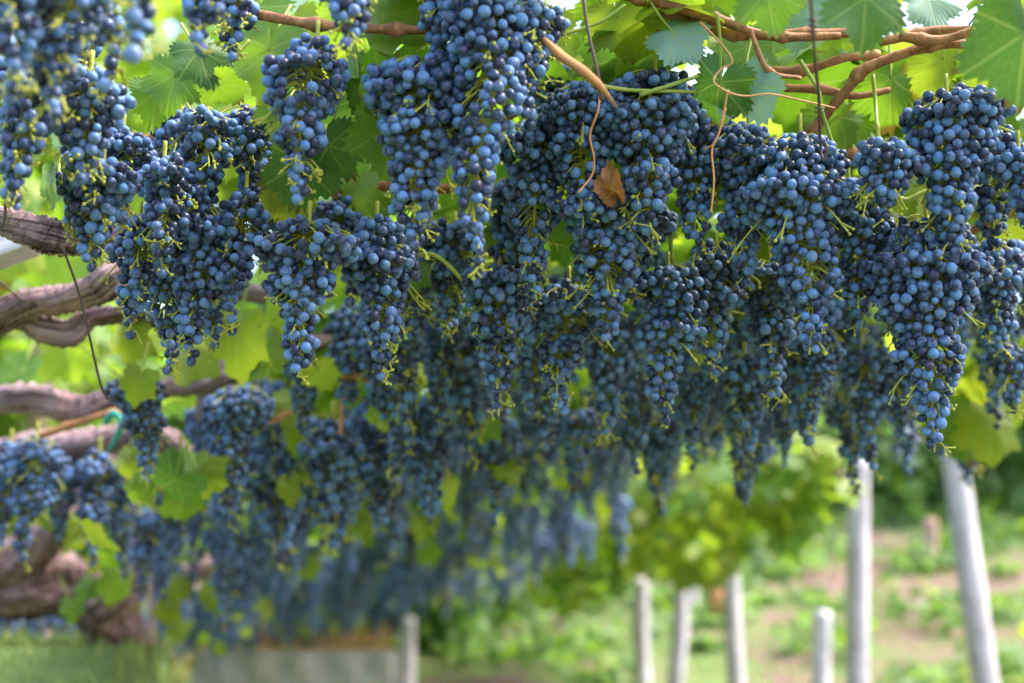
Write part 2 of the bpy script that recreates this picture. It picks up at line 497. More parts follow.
def leaf_template(N=84, rings=4, seed=0, teeth=True, fold=.25, droop=.35):
    g_ = np.random.default_rng(seed)
    th = np.linspace(-np.pi, np.pi, N, endpoint=False) + np.pi / N
    r = leaf_radius(th)
    r = r * (1 + .05 * np.sin(3 * th + g_.uniform(0, 6)))
    rt = r
    if teeth:
        rt = r * (1 + .075 * (np.arange(N) % 3 - 1) * np.clip((np.pi - np.abs(th)) * 2.0, 0, 1) * g_.uniform(.6, 1.3, N))
    blur_ = r
    for q in range(N // 6):
        blur_ = .25 * np.roll(blur_, 1) + .5 * blur_ + .25 * np.roll(blur_, -1)
    V = [np.zeros((1, 3))]
    A = [np.zeros((1, 3))]
    p1, p2, p3 = g_.uniform(0, 6, 3)
    for q in range(1, rings + 1):
        s = q / rings
        e = s ** 3 if q < rings else 1.0
        rq = (blur_ * (1 - e) + rt * e) * s
        rq = np.minimum(rq, rt * (.25 + .75 * s) / max(s, .25) * s + .0)
        rq = np.minimum(rq, rt)
        rz = (blur_ * (1 - s) + r * s) * s
        x = np.sin(th) * rq; y = np.cos(th) * rq
        xz = np.sin(th) * rz; yz = np.cos(th) * rz
        z = fold * (np.sqrt(xz ** 2 + .02) - .14) * .6 - droop * rz ** 2 + .07 * s ** 2 * np.sin(5 * th + p1) * rz + .06 * np.sin(4 * xz + p2) * np.sin(5 * yz + p3)
        V.append(np.stack([x, y, z], -1)); A.append(np.stack([x, y, 0 * x], -1))
    V[0][0, 2] = .06 * np.sin(p2) * np.sin(p3)
    V = np.vstack(V); A = np.vstack(A)
    k = np.arange(N); k2 = (k + 1) % N
    ok = np.ones(N, bool); ok[-1] = False                       # the open notch at the stalk
    T = np.stack([np.zeros(N, int), 1 + k2, 1 + k], -1)[ok]
    Qs = [np.stack([1 + q * N + k, 1 + q * N + k2, 1 + (q + 1) * N + k2, 1 + (q + 1) * N + k], -1)[ok] for q in range(rings - 1)]
    Qs = np.vstack(Qs) if Qs else np.zeros((0, 4), int)
    return V, T, Qs, A


LEAF_HI = [leaf_template(108, 5, s, True, f, d) for s, (f, d) in enumerate([(.25, .25), (.45, .15), (.1, .45), (-.2, .35), (.5, .5), (.2, .1)])]
LEAF_MID = [leaf_template(42, 3, s + 20, True, f, d) for s, (f, d) in enumerate([(.25, .3), (.5, .2), (.1, .5), (-.25, .35)])]
LEAF_LO = [leaf_template(16, 1, s + 40, False, f, d) for s, (f, d) in enumerate([(.25, .3), (.5, .2), (.1, .5), (-.25, .35)])]


def scatter(mb, pts, sizes, normals, tips, templates, mis, g_):
    """leaf blades at the points: normal and tip direction for each, one slot for each"""
    pts = np.asarray(pts); n = unit(normals)
    t = unit(tips - n * np.sum(tips * n, 1, keepdims=True)); u = np.cross(t, n)
    Rm = np.stack([u, t, n], -1)
    which = g_.integers(0, len(templates), len(pts))
    for k, (V, T, Qd, A) in enumerate(templates):
        for mi in np.unique(mis):
            s = np.where((which == k) & (mis == mi))[0]
            if not len(s): continue
            VV = np.einsum('nij,vj->nvi', Rm[s], V) * sizes[s][:, None, None] + pts[s][:, None]
            off = (np.arange(len(s)) * len(V))[:, None, None]
            mb.add(VV.reshape(-1, 3), T=(T[None] + off).reshape(-1, 3), Q=(Qd[None] + off).reshape(-1, 4) if len(Qd) else None,
                   mi=int(mi), luv=np.tile(A, (len(s), 1)))
    return mb


def rand_dirs(g_, n, z=0.0, spread=1.0):
    v = g_.normal(size=(n, 3)) * spread
    v[:, 2] += z
    return unit(v)


def cloud(mb, c, rad, n, size, g_, templates, probs=(.6, .3, .1), up=1.2, shell=.35):
    """leaves through an uneven clump"""
    d = rand_dirs(g_, n)
    bump = 1 + .25 * np.sin(d[:, 0] * 5 + g_.uniform(0, 6)) * np.sin(d[:, 2] * 4 + g_.uniform(0, 6)) + .12 * np.sin(d[:, 1] * 9)
    rr = g_.uniform(shell ** 3, 1, n) ** (1 / 3.) * bump
    p = np.asarray(c) + d * rr[:, None] * np.asarray(rad)
    nr = unit(rand_dirs(g_, n, up, .75) + .4 * d)
    tp = rand_dirs(g_, n, -.8, .7)
    mis = g_.choice(len(probs), n, p=np.asarray(probs) / np.sum(probs))
    return scatter(mb, p, g_.uniform(.6, 1.1, n) * size, nr, tp, templates, mis, g_)


def place_leaf(parent, px, py, d, size_px, ang, mat='leaf', tx=None, ty=None, var=None, label=None, stalk=None, name='leaf', res=LEAF_HI):
    """one leaf: the middle of its blade, its length in the picture, the way its tip points there (degrees, 270 = down)"""
    size = size_px * (.66 if size_px > 85 else .76 if res is LEAF_HI else .64) * d / FPX
    tx = rng.uniform(-35, 35) if tx is None else tx
    ty = rng.uniform(-35, 35) if ty is None else ty
    V, T, Qd, A = res[rng.integers(len(res)) if var is None else var]
    a = R(ang)
    tip = CMR @ np.array([math.cos(a), math.sin(a), 0]); n = CMR @ np.array([0, 0, 1.0])
    u = np.cross(tip, n)
    F = np.stack([u, tip, n], -1) @ np.array(Matrix.Rotation(R(tx), 3, 'X')) @ np.array(Matrix.Rotation(R(ty), 3, 'Y'))
    org = P(px, py, d) - F[:, 1] * size * .35
    mb = MB().add((V * size) @ F.T + org, T=T, Q=Qd, luv=A)
    o = mb.build(name, M[mat], parent)
    if label: o['label'] = label
    st = MB()
    end = P(*stalk) if stalk else org - F[:, 1] * size * .45 + np.array([rng.normal() * .02, rng.normal() * .02, .035]) - F[:, 2] * size * .2
    mid = (org + end) / 2 - F[:, 1] * size * .08
    tube(st, [org + F[:, 1] * size * .02, mid, end], [.0012, .0014, .0018], 6)
    s = st.build('petiole', M['petiole'], o, loc=None)
    s.location = (0, 0, 0)                                       # both meshes are in world space
    return o


# ------------------------------------------------------------------ bunches
BERRY_HI, BERRY_MID, BERRY_LO = sphere(20, 13), sphere(11, 8), sphere(8, 6)


def berry_mesh(k):
    g_ = np.random.default_rng(100 + k)
    V, T, Qd, tip = BERRY_HI
    V = V.copy()
    V[:, 2] *= g_.uniform(1.0, 1.09)
    V *= 1 + .025 * np.sin(V[:, :1] * 2.3 + k) * np.cos(V[:, 1:2] * 2 + k * 2)
    if k == 7:                                                    # a shrivelled one
        V *= 1 + .10 * np.sin(V[:, :1] * 7 + 1) * np.sin(V[:, 2:] * 6) + .05 * np.sin(V[:, 1:2] * 11)
    return MB().add(V, T=T, Q=Qd, tip=tip).mesh('berry', M['grape'])


BERRIES = [berry_mesh(k) for k in range(8)]


def grow_bunch(g_, L, W, rb, loose=0.0, tail=.0, shoulder=0.0, inner=.5, nmax=700):
    """berry centres, radii and axes of a bunch that hangs from the origin, and the curve of its stalk"""
    ped = L * .06 + .012
    bend = g_.normal(size=2) * L * .05
    bend2 = g_.normal(size=2) * L * .025
    ph = g_.uniform(0, 6, 3)

    def axis(t):
        t = np.asarray(t, float)
        return np.stack([bend[0] * np.sin(t * 2.2) + bend2[0] * np.sin(t * 6), bend[1] * np.sin(t * 2.2) + bend2[1] * np.sin(t * 6), -ped - t * (L - ped)], -1)

    def env(t):
        t = np.asarray(t, float)
        up = np.clip((t + .06) / .20, 0, 1) ** .6
        down = 1 - .86 * np.clip((t - .16) / .84, 0, 1) ** (1.0)
        return W / 2 * up * down * (1 + .16 * np.sin(t * 17 + ph[0]) + .1 * np.sin(t * 31 + ph[1]))

    C, Rr, H = [], [], []
    arr = np.zeros((nmax, 3)); rad = np.zeros(nmax); n = 0
    hole = g_.uniform(0, 6, 4)
    sh = shoulder * np.array([math.cos(g_.uniform(0, 6)), math.sin(g_.uniform(0, 6)), 0]) * W * .5
    tries = int(9000 * (1 - .5 * loose))
    for q in range(tries):
        t = g_.uniform(0, 1) ** 1.15
        th = g_.uniform(0, 2 * np.pi)
        if loose and math.sin(th * 2 + hole[0] + t * 5) + math.sin(t * 14 + hole[1]) > 1.75 - loose * 1.5:
            continue
        e = max(float(env(t)) - rb * .6, rb * .35)
        rho = e * math.sqrt(g_.uniform(inner, 1))
        a = axis(t)
        p = a + np.array([math.cos(th) * rho, math.sin(th) * rho, g_.normal() * rb * .4])
        if shoulder and t < .35 and g_.uniform() < .5:
            p = p + sh * (1 - t / .35)
        r = rb * min(max(g_.normal(1, .085), .74), 1.2)
        if g_.uniform() < .05: r *= .68
        if n:
            dd = np.linalg.norm(arr[:n] - p, axis=1)
            if np.any(dd < .90 * (rad[:n] + r)): continue
        arr[n], rad[n] = p, r; n += 1
        H.append(t)
        if n >= nmax: break
    arr, rad, H = arr[:n], rad[:n], np.array(H)
    at = axis(np.clip(H - .05 - rb / L, 0, 1))
    out = arr - axis(H); out[:, 2] *= .3
    ax = unit(unit(out) * .75 + np.array([0, 0, -.75]) + g_.normal(size=arr.shape) * .3)      # the way the berry's tip points
    return arr, rad, ax, at, axis, ped, env


def stem_mesh(mb, g_, bunch, L, rb, k=5, mi=0, tail=0.0, extra=26, thin=1.0):
    arr, rad, ax, at, axis, ped, env = bunch
    ts = np.linspace(0, 1 + tail, 9)
    pts = np.vstack([[0, 0, .004], [axis(0)[0] * .3, axis(0)[1] * .3, -ped * .5], axis(ts)])
    tube(mb, pts, np.concatenate([[.0024, .0022], np.linspace(.0021, .0010, 9)]) * thin, k, mi, 3)
    for c, r, a, q in zip(arr, rad, ax, at):
        top = c - a * r * .92
        d = np.linalg.norm(q - top)
        m = (top + q) / 2 + np.array([0, 0, .15 * d]) - a * .15 * d
        tube(mb, np.array([q, m, top, top + a * r * .1]), np.array([.0010, .0008, .0009, .0017]) * thin, 4, mi, 2)
    V, T, Qd, tip = sphere(6, 4)
    for q in range(extra):                                        # bare stalks with unset green specks
        t = g_.uniform(.05, 1.0 + tail)
        th = g_.uniform(0, 6.28)
        e = float(env(min(t, 1))) * g_.uniform(.55, 1.05) + .004
        base = axis(t)
        end = base + np.array([math.cos(th) * e, math.sin(th) * e, -.75 * e])
        mid = (base + end) / 2 + np.array([0, 0, .18 * e])
        tube(mb, [base, mid, end], np.array([.0013, .0010, .0008]) * thin, 4, mi, 3)
        for w_ in range(g_.integers(1, 4)):
            e2 = end + g_.normal(size=3) * .0045
            tube(mb, np.array([mid * .35 + end * .65, e2]), np.array([.0008, .0007]) * thin, 4, mi, 1, smoothed=False)
            mb.add(V * g_.uniform(.0011, .0021) + e2, T=T, Q=Qd, mi=mi)


def merged_berries(mb, bunch, tpl, mi=0, pick=None):
    arr, rad, ax = bunch[:3]
    if pick is not None: arr, rad, ax = arr[pick], rad[pick], ax[pick]
    if not len(arr): return mb
    Fm = frame_from_axis(-ax)
    V, T, Qd, tip = tpl
    VV = np.einsum('nij,vj->nvi', Fm, V) * rad[:, None, None] + arr[:, None]
    off = (np.arange(len(arr)) * len(V))[:, None, None]
    mb.add(VV.reshape(-1, 3), T=(T[None] + off).reshape(-1, 3), Q=(Qd[None] + off).reshape(-1, 4), mi=mi, tip=np.tile(tip, len(arr)))
    return mb


N_BERRY = 0


def near_bunch(px, y0, y1, wpx, d, label, loose=.25, shoulder=.3, tail=.04, group='sharp grape bunches of the front row', rb_mm=5.25, lean=0.0, extra=18):
    """a bunch seen well enough to count its berries: every berry is a part"""
    global N_BERRY
    top, bot = P(px, y0, d), P(px + lean, y1, d)
    L = max(.05, np.linalg.norm(top - bot)); W = wpx * 1.02 * d / FPX
    loose = loose + .12
    g_ = np.random.default_rng(int(px * 7 + y0 * 13 + y1) + 100000)
    b = grow_bunch(g_, L, W, rb_mm / 1000, loose, tail, shoulder)
    root = empty('grape_bunch', top, label, 'grape bunch', group)
    sm = MB(); stem_mesh(sm, g_, b, L, rb_mm / 1000, tail=tail, extra=extra)
    s = sm.build('stem', M['stem'], root, loc=(0, 0, 0))
    arr, rad, ax = b[:3]
    toward = unit(CP - top)
    order = np.argsort(-(arr[:, :2] @ unit(toward[:2])))
    Fm = frame_from_axis(-ax)
    for k in order[:100]:
        o = bpy.data.objects.new('berry', BERRIES[7 if g_.uniform() < .03 else g_.integers(0, 7)])
        mm = Matrix.Identity(4)
        spin = np.array(Matrix.Rotation(g_.uniform(0, 6.28), 3, 'Z'))
        A = Fm[k] @ spin * rad[k]
        for r_ in range(3):
            for c_ in range(3): mm[r_][c_] = A[r_, c_]
            mm[r_][3] = arr[k, r_]
        o.parent = root
        o.matrix_basis = mm
        COL.objects.link(o)
        N_BERRY += 1
    if len(order) > 100:
        o = merged_berries(MB(), b, BERRY_MID, 0, order[100:]).build('berries_behind', M['grape'], root, loc=(0, 0, 0))
        o['kind'] = 'stuff'
    return root


#           x    y0   y1   w    d     label
FRONT = [
    (22, -70, 100, 80, 1.02, 'out-of-focus bunch in the top left corner, closest to the viewer', dict(loose=.1)),
    (32, 55, 212, 62, 1.22, 'loose bunch below the top left corner bunch, its tip beside a pointed leaf', dict(loose=.5)),
    (88, -80, 130, 92, 1.06, 'blurred bunch whose long yellow stalk hangs bare down its front', dict(loose=.45)),
    (143, -95, 62, 64, .98, 'short blurred bunch of very large pale berries, second from the top left corner', dict(loose=.05)),
    (92, 55, 185, 85, 1.25, 'dark bunch just under the blurred one with the bare stalk', dict(loose=.25)),
    (203, -70, 56, 58, 1.14, 'small bunch at the top edge where the left cane begins', dict(loose=.1)),
    (236, -20, 60, 44, 1.32, 'little dark bunch peeping out above the left end of the cane', dict(loose=.3)),
    (104, 150, 262, 78, 1.33, 'bunch hanging right in front of the gnarled arm at the left edge', dict(loose=.3)),
    (207, 98, 232, 66, 1.48, 'blackish bunch under the folded dark leaf', dict(loose=.35)),
    (165, 145, 275, 62, 1.42, 'thin open bunch with many green stalks left of the blackish one', dict(loose=.5)),
    (200, 190, 362, 76, 1.48, 'compact cone bunch that ends beside the upper gnarled arms', dict(loose=.05, shoulder=.5)),
    (141, 205, 335, 58, 1.45, 'narrow bunch whose tip touches the thick gnarled arms', dict(loose=.3)),
    (168, 255, 372, 48, 1.50, 'slim bunch ending lowest above the blurred arms at the left', dict(loose=.25)),
    (247, 175, 330, 56, 1.46, 'bunch with a red speck near its tip beside the compact cone', dict(loose=.3)),
    (258, 95, 208, 70, 1.50, 'dark ragged bunch in the gap between the leaves on the left', dict(loose=.4)),
    (310, 205, 372, 88, 1.38, 'open bunch with a long yellow stalk showing through its lower half', dict(loose=.4)),
    (377, 205, 372, 76, 1.44, 'tight cylindrical bunch with a brown scrap stuck on its side', dict(loose=.0)),
    (340, -75, 55, 74, 1.20, 'bunch cut by the top edge in front of the straight cane', dict(loose=.1)),
    (318, 25, 205, 82, 1.30, 'sharp loose bunch hanging alone before the veined leaves', dict(loose=.45, shoulder=.6)),
    (432, 45, 250, 108, 1.31, 'large sharp bunch with glossy black berries on its shoulder', dict(loose=.15, shoulder=.5)),
    (490, -25, 275, 92, 1.31, 'longest sharp bunch, hanging from the top edge left of the brown strip', dict(loose=.3, shoulder=.4)),
    (440, -75, 75, 80, 1.31, 'bunch above the one with glossy black berries, crossing the top edge', dict(loose=.2)),
    (534, -15, 132, 54, 1.31, 'small bright bunch beside the brown dry strip', dict(loose=.25)),
    (543, 110, 300, 76, 1.50, 'dull bunch below the end of the dry strip', dict(loose=.35)),
    (500, 255, 405, 72, 1.54, 'bunch whose brown tipped stalk hangs lowest left of the middle', dict(loose=.3, tail=.10)),
    (590, 70, 232, 84, 1.46, 'bunch behind the pink tendril and the thin dry twig', dict(loose=.2)),
    (655, 62, 235, 112, 1.44, 'broad bunch with short green stalks below the silvery leaf', dict(loose=.15, shoulder=.6)),
    (606, 175, 340, 86, 1.46, 'bunch hanging under the curled brown leaf', dict(loose=.2)),
    (569, 270, 408, 74, 1.58, 'narrow bunch tapering to a few berries left of the middle', dict(loose=.2)),
    (668, 255, 418, 78, 1.56, 'bunch that tapers to a low tip in the middle of the row', dict(loose=.2)),
    (700, 90, 262, 74, 1.50, 'bunch under the curly orange tendril', dict(loose=.3)),
    (748, 110, 290, 82, 1.48, 'bunch at the lower end of the forked cane', dict(loose=.2)),
    (716, 235, 375, 72, 1.58, 'bunch in the shade right below the tendril bunch', dict(loose=.25)),
    (800, 118, 352, 112, 1.42, 'big full bunch with yellow stalks in front of the wire hook', dict(loose=.15, shoulder=.5)),
    (878, 128, 222, 66, 1.36, 'short pale bunch of tight berries right of the wire hook', dict(loose=.0)),
    (848, 165, 330, 70, 1.45, 'bunch directly below the short pale one', dict(loose=.15)),
    (946, 78, 255, 98, 1.38, 'large bunch under the biggest right-hand leaf', dict(loose=.12, shoulder=.5)),
    (925, 200, 445, 118, 1.42, 'longest bunch on the right, tapering far down to a single berry', dict(loose=-.12, shoulder=.5)),
    (884, 205, 345, 66, 1.50, 'bunch tucked against the left side of the longest right bunch', dict(loose=.2)),
    (992, 230, 352, 68, 1.60, 'softly blurred bunch at the right side beyond the longest one', dict(loose=.2)),
    (1018, 135, 240, 52, 1.38, 'bunch cut by the right edge below the large leaf', dict(loose=.15)),
    (1008, 335, 412, 48, 1.72, 'few loose berries hanging before the bright leaves at the right', dict(loose=.6)),
    (455, 215, 330, 70, 1.62, 'shaded bunch between the cylindrical one and the dull one', dict(loose=.3)),
    (770, 245, 395, 74, 1.60, 'bunch half hidden under the big full bunch', dict(loose=.25)),
    (632, 190, 300, 74, 1.54, 'dark bunch filling the gap right of the curled brown leaf', dict(loose=.2)),
    (520, 165, 330, 70, 1.58, 'dim bunch behind the dull one, a green shoot beside it', dict(loose=.3)),
    (62, -60, 60, 60, 1.20, 'dark bunch wedged behind the top left corner bunch', dict(loose=.2)),
    (8, 40, 205, 50, 1.32, 'bunch cut by the left edge above the gnarled arm', dict(loose=.2)),
    (182, 102, 205, 58, 1.58, 'small shaded bunch behind the left edge of the blackish one', dict(loose=.2)),
    (124, 118, 222, 56, 1.50, 'shaded bunch just above the brown cane stub at the left', dict(loose=.3)),
    (228, 235, 350, 50, 1.62, 'soft narrow bunch between the compact cone and the one with a red speck', dict(loose=.3)),
    (172, 185, 318, 60, 1.62, 'soft shaded bunch filling in behind the compact cone on its left', dict(loose=.2)),
    (345, 188, 302, 58, 1.60, 'shaded bunch wedged between the open one and the tight cylindrical one', dict(loose=.25)),
    (418, 205, 330, 62, 1.66, 'soft bunch right behind the tight cylindrical one', dict(loose=.2)),
    (398, 55, 142, 52, 1.34, 'bunch shoulder left of the one with glossy black berries, before the veined leaf', dict(loose=.2)),
    (74, 5, 165, 62, 1.32, 'dark bunch between the two blurred bunches at the top left', dict(loose=.25)),
    (112, -60, 95, 60, 1.16, 'blurred dark bunch right of the one with the bare stalk', dict(loose=.2)),
    (985, 118, 262, 60, 1.50, 'shaded bunch between the large right bunch and the right edge', dict(loose=.2)),
    (278, 150, 268, 54, 1.60, 'soft dark bunch behind the ragged one in the leaf gap', dict(loose=.3)),
    (560, 60, 150, 56, 1.60, 'soft bunch in shade right behind the lower end of the dry strip', dict(loose=.3)),
]
for (px, y0, y1, wpx, d, lab, kw) in FRONT:
    near_bunch(px, y0, y1, wpx, d, lab, **kw)
print('berries as parts:', N_BERRY)

# ------------------------------------------------------------------ bunches farther in: one mesh each
VARIANTS = []
for k in range(12):
    g_ = np.random.default_rng(500 + k)
    L = [.17, .20, .14, .22, .18, .16, .24, .19, .15, .21, .17, .13][k]; W = [.075, .085, .07, .09, .07, .06, .085, .095, .065, .075, .08, .06][k]
    b = grow_bunch(g_, L, W, .0058, [.1, .3, .2, .15, .4, .3, .2, .1, .35, .25, .15, .3][k], 0, [0, .5, .3][k % 3], .5, 260)
    mb = MB(); merged_berries(mb, b, BERRY_MID, 0); stem_mesh(mb, g_, b, L, .0058, 4, 1, .05, 14, 1.2)
    VARIANTS.append((mb.mesh('grape_bunch', [M['grape'], M['stem']]), L))


def canopy_z(x, y):
    return CAM_Z + np.interp(x, [-3, -1.6, -.9, -.5, 0, .6, 1.6, 3], [.05, .12, .26, .42, .58, .64, .68, .70]) + .015 * np.sin(y * 2.2)


def far_bunch(loc, scale, label, group, k=None, rz=None):
    k = rng.integers(len(VARIANTS)) if k is None else k
    o = bpy.data.objects.new('grape_bunch', VARIANTS[k][0])
    o.location = loc; o.scale = (scale,) * 3
    o.rotation_euler = (rng.normal() * .07, rng.normal() * .07, rng.uniform(0, 6.28) if rz is None else rz)
    COL.objects.link(o)
    return tag(o, label, 'grape bunch', group)


# single ones that can be told apart in the blur
MIDS = [
    (138, 368, 480, 1.95, 'blurred bunch hanging alone across the lower gnarled arm'),
    (240, 372, 520, 2.15, 'blurred bunch right of the hollow branch end, behind the two gnarled arms'),
    (334, 405, 545, 2.20, 'bright blurred bunch below the pink tie'),
    (300, 345, 440, 2.0, 'blurred bunch above the bright one with the pink tie'),
    (38, 425, 560, 2.30, 'blurred reddish tinged bunch at the left edge above the old trunk'),
    (100, 440, 560, 2.45, 'blurred bunch over the upper end of the old trunk'),
    (208, 388, 505, 2.45, 'blurred bunch just left of the one by the hollow branch end'),
    (268, 372, 470, 2.30, 'blurred bunch between the hollow branch end and the short cut cane'),
    (302, 425, 545, 2.45, 'blurred bunch left of the bright one with the pink tie'),
    (120, 455, 575, 2.75, 'blurred bunch half behind the cluster of bright leaves, over the old trunk'),
    (375, 400, 530, 2.35, 'blurred bunch right of the bright one with the pink tie'),
    (-6, 445, 550, 2.45, 'blurred bunch mostly cut off by the left edge beside the old trunk'),
    (12, 432, 540, 2.35, 'blurred bunch cut by the left edge over the old trunk'),
    (66, 448, 545, 2.5, 'blurred bunch second from the left edge over the old trunk'),
    (268, 420, 560, 2.5, 'long blurred bunch between the bright leaves and the bunch with the pink tie'),
    (215, 395, 500, 2.3, 'blurred bunch under the sawn branch stub'),
    (150, 500, 600, 2.9, 'blurred bunch right of the old trunk, below the cluster of bright leaves'),
    (225, 510, 620, 3.0, 'low blurred bunch over the grass right of the old trunk'),
    (180, 470, 585, 2.6, 'blurred bunch behind the cluster of bright leaves at the left'),
    (435, 385, 520, 2.2, 'blurred bunch with an orange speck left of the middle'),
    (405, 290, 420, 1.85, 'shaded bunch below and right of the tight cylindrical bunch'),
    (445, 300, 430, 1.9, 'shaded open bunch with yellow stalks under the pale green shoot'),
    (540, 330, 445, 1.9, 'blurred bunch filling in behind the narrow tapering bunch'),
    (610, 320, 440, 1.85, 'blurred bunch between the two low tips in the middle'),
    (640, 360, 470, 2.1, 'blurred bunch straight below the gap of the two low tips'),
    (700, 360, 455, 1.9, 'blurred bunch right of the lowest tip in the middle'),
    (745, 345, 450, 1.85, 'blurred bunch behind the shade of the half hidden one'),
    (820, 320, 430, 1.8, 'blurred bunch with bare stalks left of the longest right bunch'),
    (862, 330, 470, 1.95, 'thin see-through bunch of stalks and few berries before the thick post'),
    (840, 390, 490, 2.3, 'blurred bunch touching the top of the thick post'),
    (785, 375, 470, 2.2, 'blurred bunch over the bright leaves left of the thick post'),
    (740, 400, 505, 2.4, 'blurred bunch dangling lowest over the bright foliage'),
    (585, 400, 500, 2.3, 'blurred bunch above the left end of the bright foliage'),
    (980, 280, 360, 1.75, 'blurred bunch between the longest right bunch and the right edge'),
    (895, 370, 440, 1.95, 'small blurred bunch peeping out left of the longest tip'),
    (660, 395, 495, 2.35, 'blurred bunch above the middle of the bright foliage'),
    (500, 400, 520, 2.35, 'blurred bunch under the brown tipped stalk'),
]
for q, (px, y0, y1, d, lab) in enumerate(MIDS):
    k = q % 12
    if q == 0: k = 7
    far_bunch(P(px, y0, d), (y1 - y0) * d / FPX / VARIANTS[k][1], lab, 'blurred grape bunches behind the front row', k)

ZONES = {
    'left': ('blurred bunch in the dense curtain over the grassy terrace left of the stone wall', 'bunches over the grassy terrace'),
    'wall': ('tiny blurred bunch in the dark far curtain above the stone wall', 'bunches above the stone wall'),
    'mid': ('blurred bunch in the crowded second rows behind the sharp middle bunches', 'bunches in the crowded second rows'),
    'right': ('blurred bunch in the row that ends over the bright foliage by the posts', 'bunches over the bright foliage'),
}
n_far = 0
stuff = MB()
tries = 0
spots = []
while n_far < 470 and tries < 20000:
    tries += 1
    y = 1.75 + rng.uniform() ** 1.25 * 8.5
    x = rng.uniform(-1.5, 1.05) if y < 4.5 else rng.uniform(-1.9, .55)
    if x > .64 - (y - 3) * .06 and y > 2.9: continue
    z = float(canopy_z(x, y)) - rng.uniform(.02, .13) - (.10 * min(max((y - 4) / 3, 0), 1) if x > -.6 else 0)
    p = np.array([x, y, z])
    if any(abs(p[0] - s_[0]) < .06 and abs(p[1] - s_[1]) < .09 for s_ in spots): continue
    lc = CMR.T @ (p - CP); dpt = -lc[2]
    px, py = 512 + lc[0] / dpt * FPX, 341.5 - lc[1] / dpt * FPX
    if not -60 < px < 1060: continue
    if px < 320 and py < 455: continue
    if px < 190 and dpt < 3.3: continue                            # the open gap at the left, above the arms
    spots.append(p)
    L = rng.uniform(.15, .25)
    k = rng.integers(12)
    zone = 'left' if px < 215 else 'wall' if px < 430 and py > 480 else 'right' if px > 560 and dpt > 2.6 else 'mid'
    if n_far < 205:
        far_bunch(p, L / VARIANTS[k][1], *ZONES[zone], k)
    else:
        g_ = np.random.default_rng(9000 + n_far)
        b = grow_bunch(g_, L, .08, .0066, .2, 0, 0, .4, 90)
        t_ = MB(); merged_berries(t_, b, BERRY_LO)
        stuff.add(np.concatenate(t_.V) + p, T=np.concatenate(t_.T), Q=np.concatenate(t_.Q), tip=np.concatenate(t_.tip))
    n_far += 1
o = stuff.build('hanging_grapes', M['grape'])
tag(o, 'mass of dark grapes closing the far rows under the canopy', 'grapes', None, 'stuff')


# ------------------------------------------------------------------ the vines
def limb(parent, pts, name='arm', k=18, mat='bark', rough=.20, ridges=7, twist=26, seed=0, n=14):
    """pts: (px, py, depth, radius in metres)"""
    mb = MB()
    tube(mb, [P(*p[:3]) for p in pts], [p[3] for p in pts], k, 0, n, rough, ridges, twist, True, seed)
    return mb.build(name, M[mat], parent)


def cane(parent, pts, rad, mat='cane', name='cane', knots=True, k=8, label=None):
    """pts: (px, py, depth); swollen at the joints"""
    c = spline([P(*p) for p in pts], 10)
    r = np.linspace(rad, rad * .8, len(c)) * (1 + .05 * np.sin(np.arange(len(c)) * .9 + rng.uniform(0, 6)))
    if knots:
        s = np.concatenate([[0], np.cumsum(np.linalg.norm(np.diff(c, axis=0), axis=1))])
        for q in np.arange(rng.uniform(.02, .05), s[-1], .075):
            r *= 1 + .55 * np.exp(-((s - q) / .005) ** 2) + .12 * np.exp(-((s - q) / .015) ** 2)
    mb = MB()
    tube(mb, c, r, k, 0, 1, smoothed=False)
    o = mb.build(name, M[mat], parent)
    if label: o['label'] = label
    return o


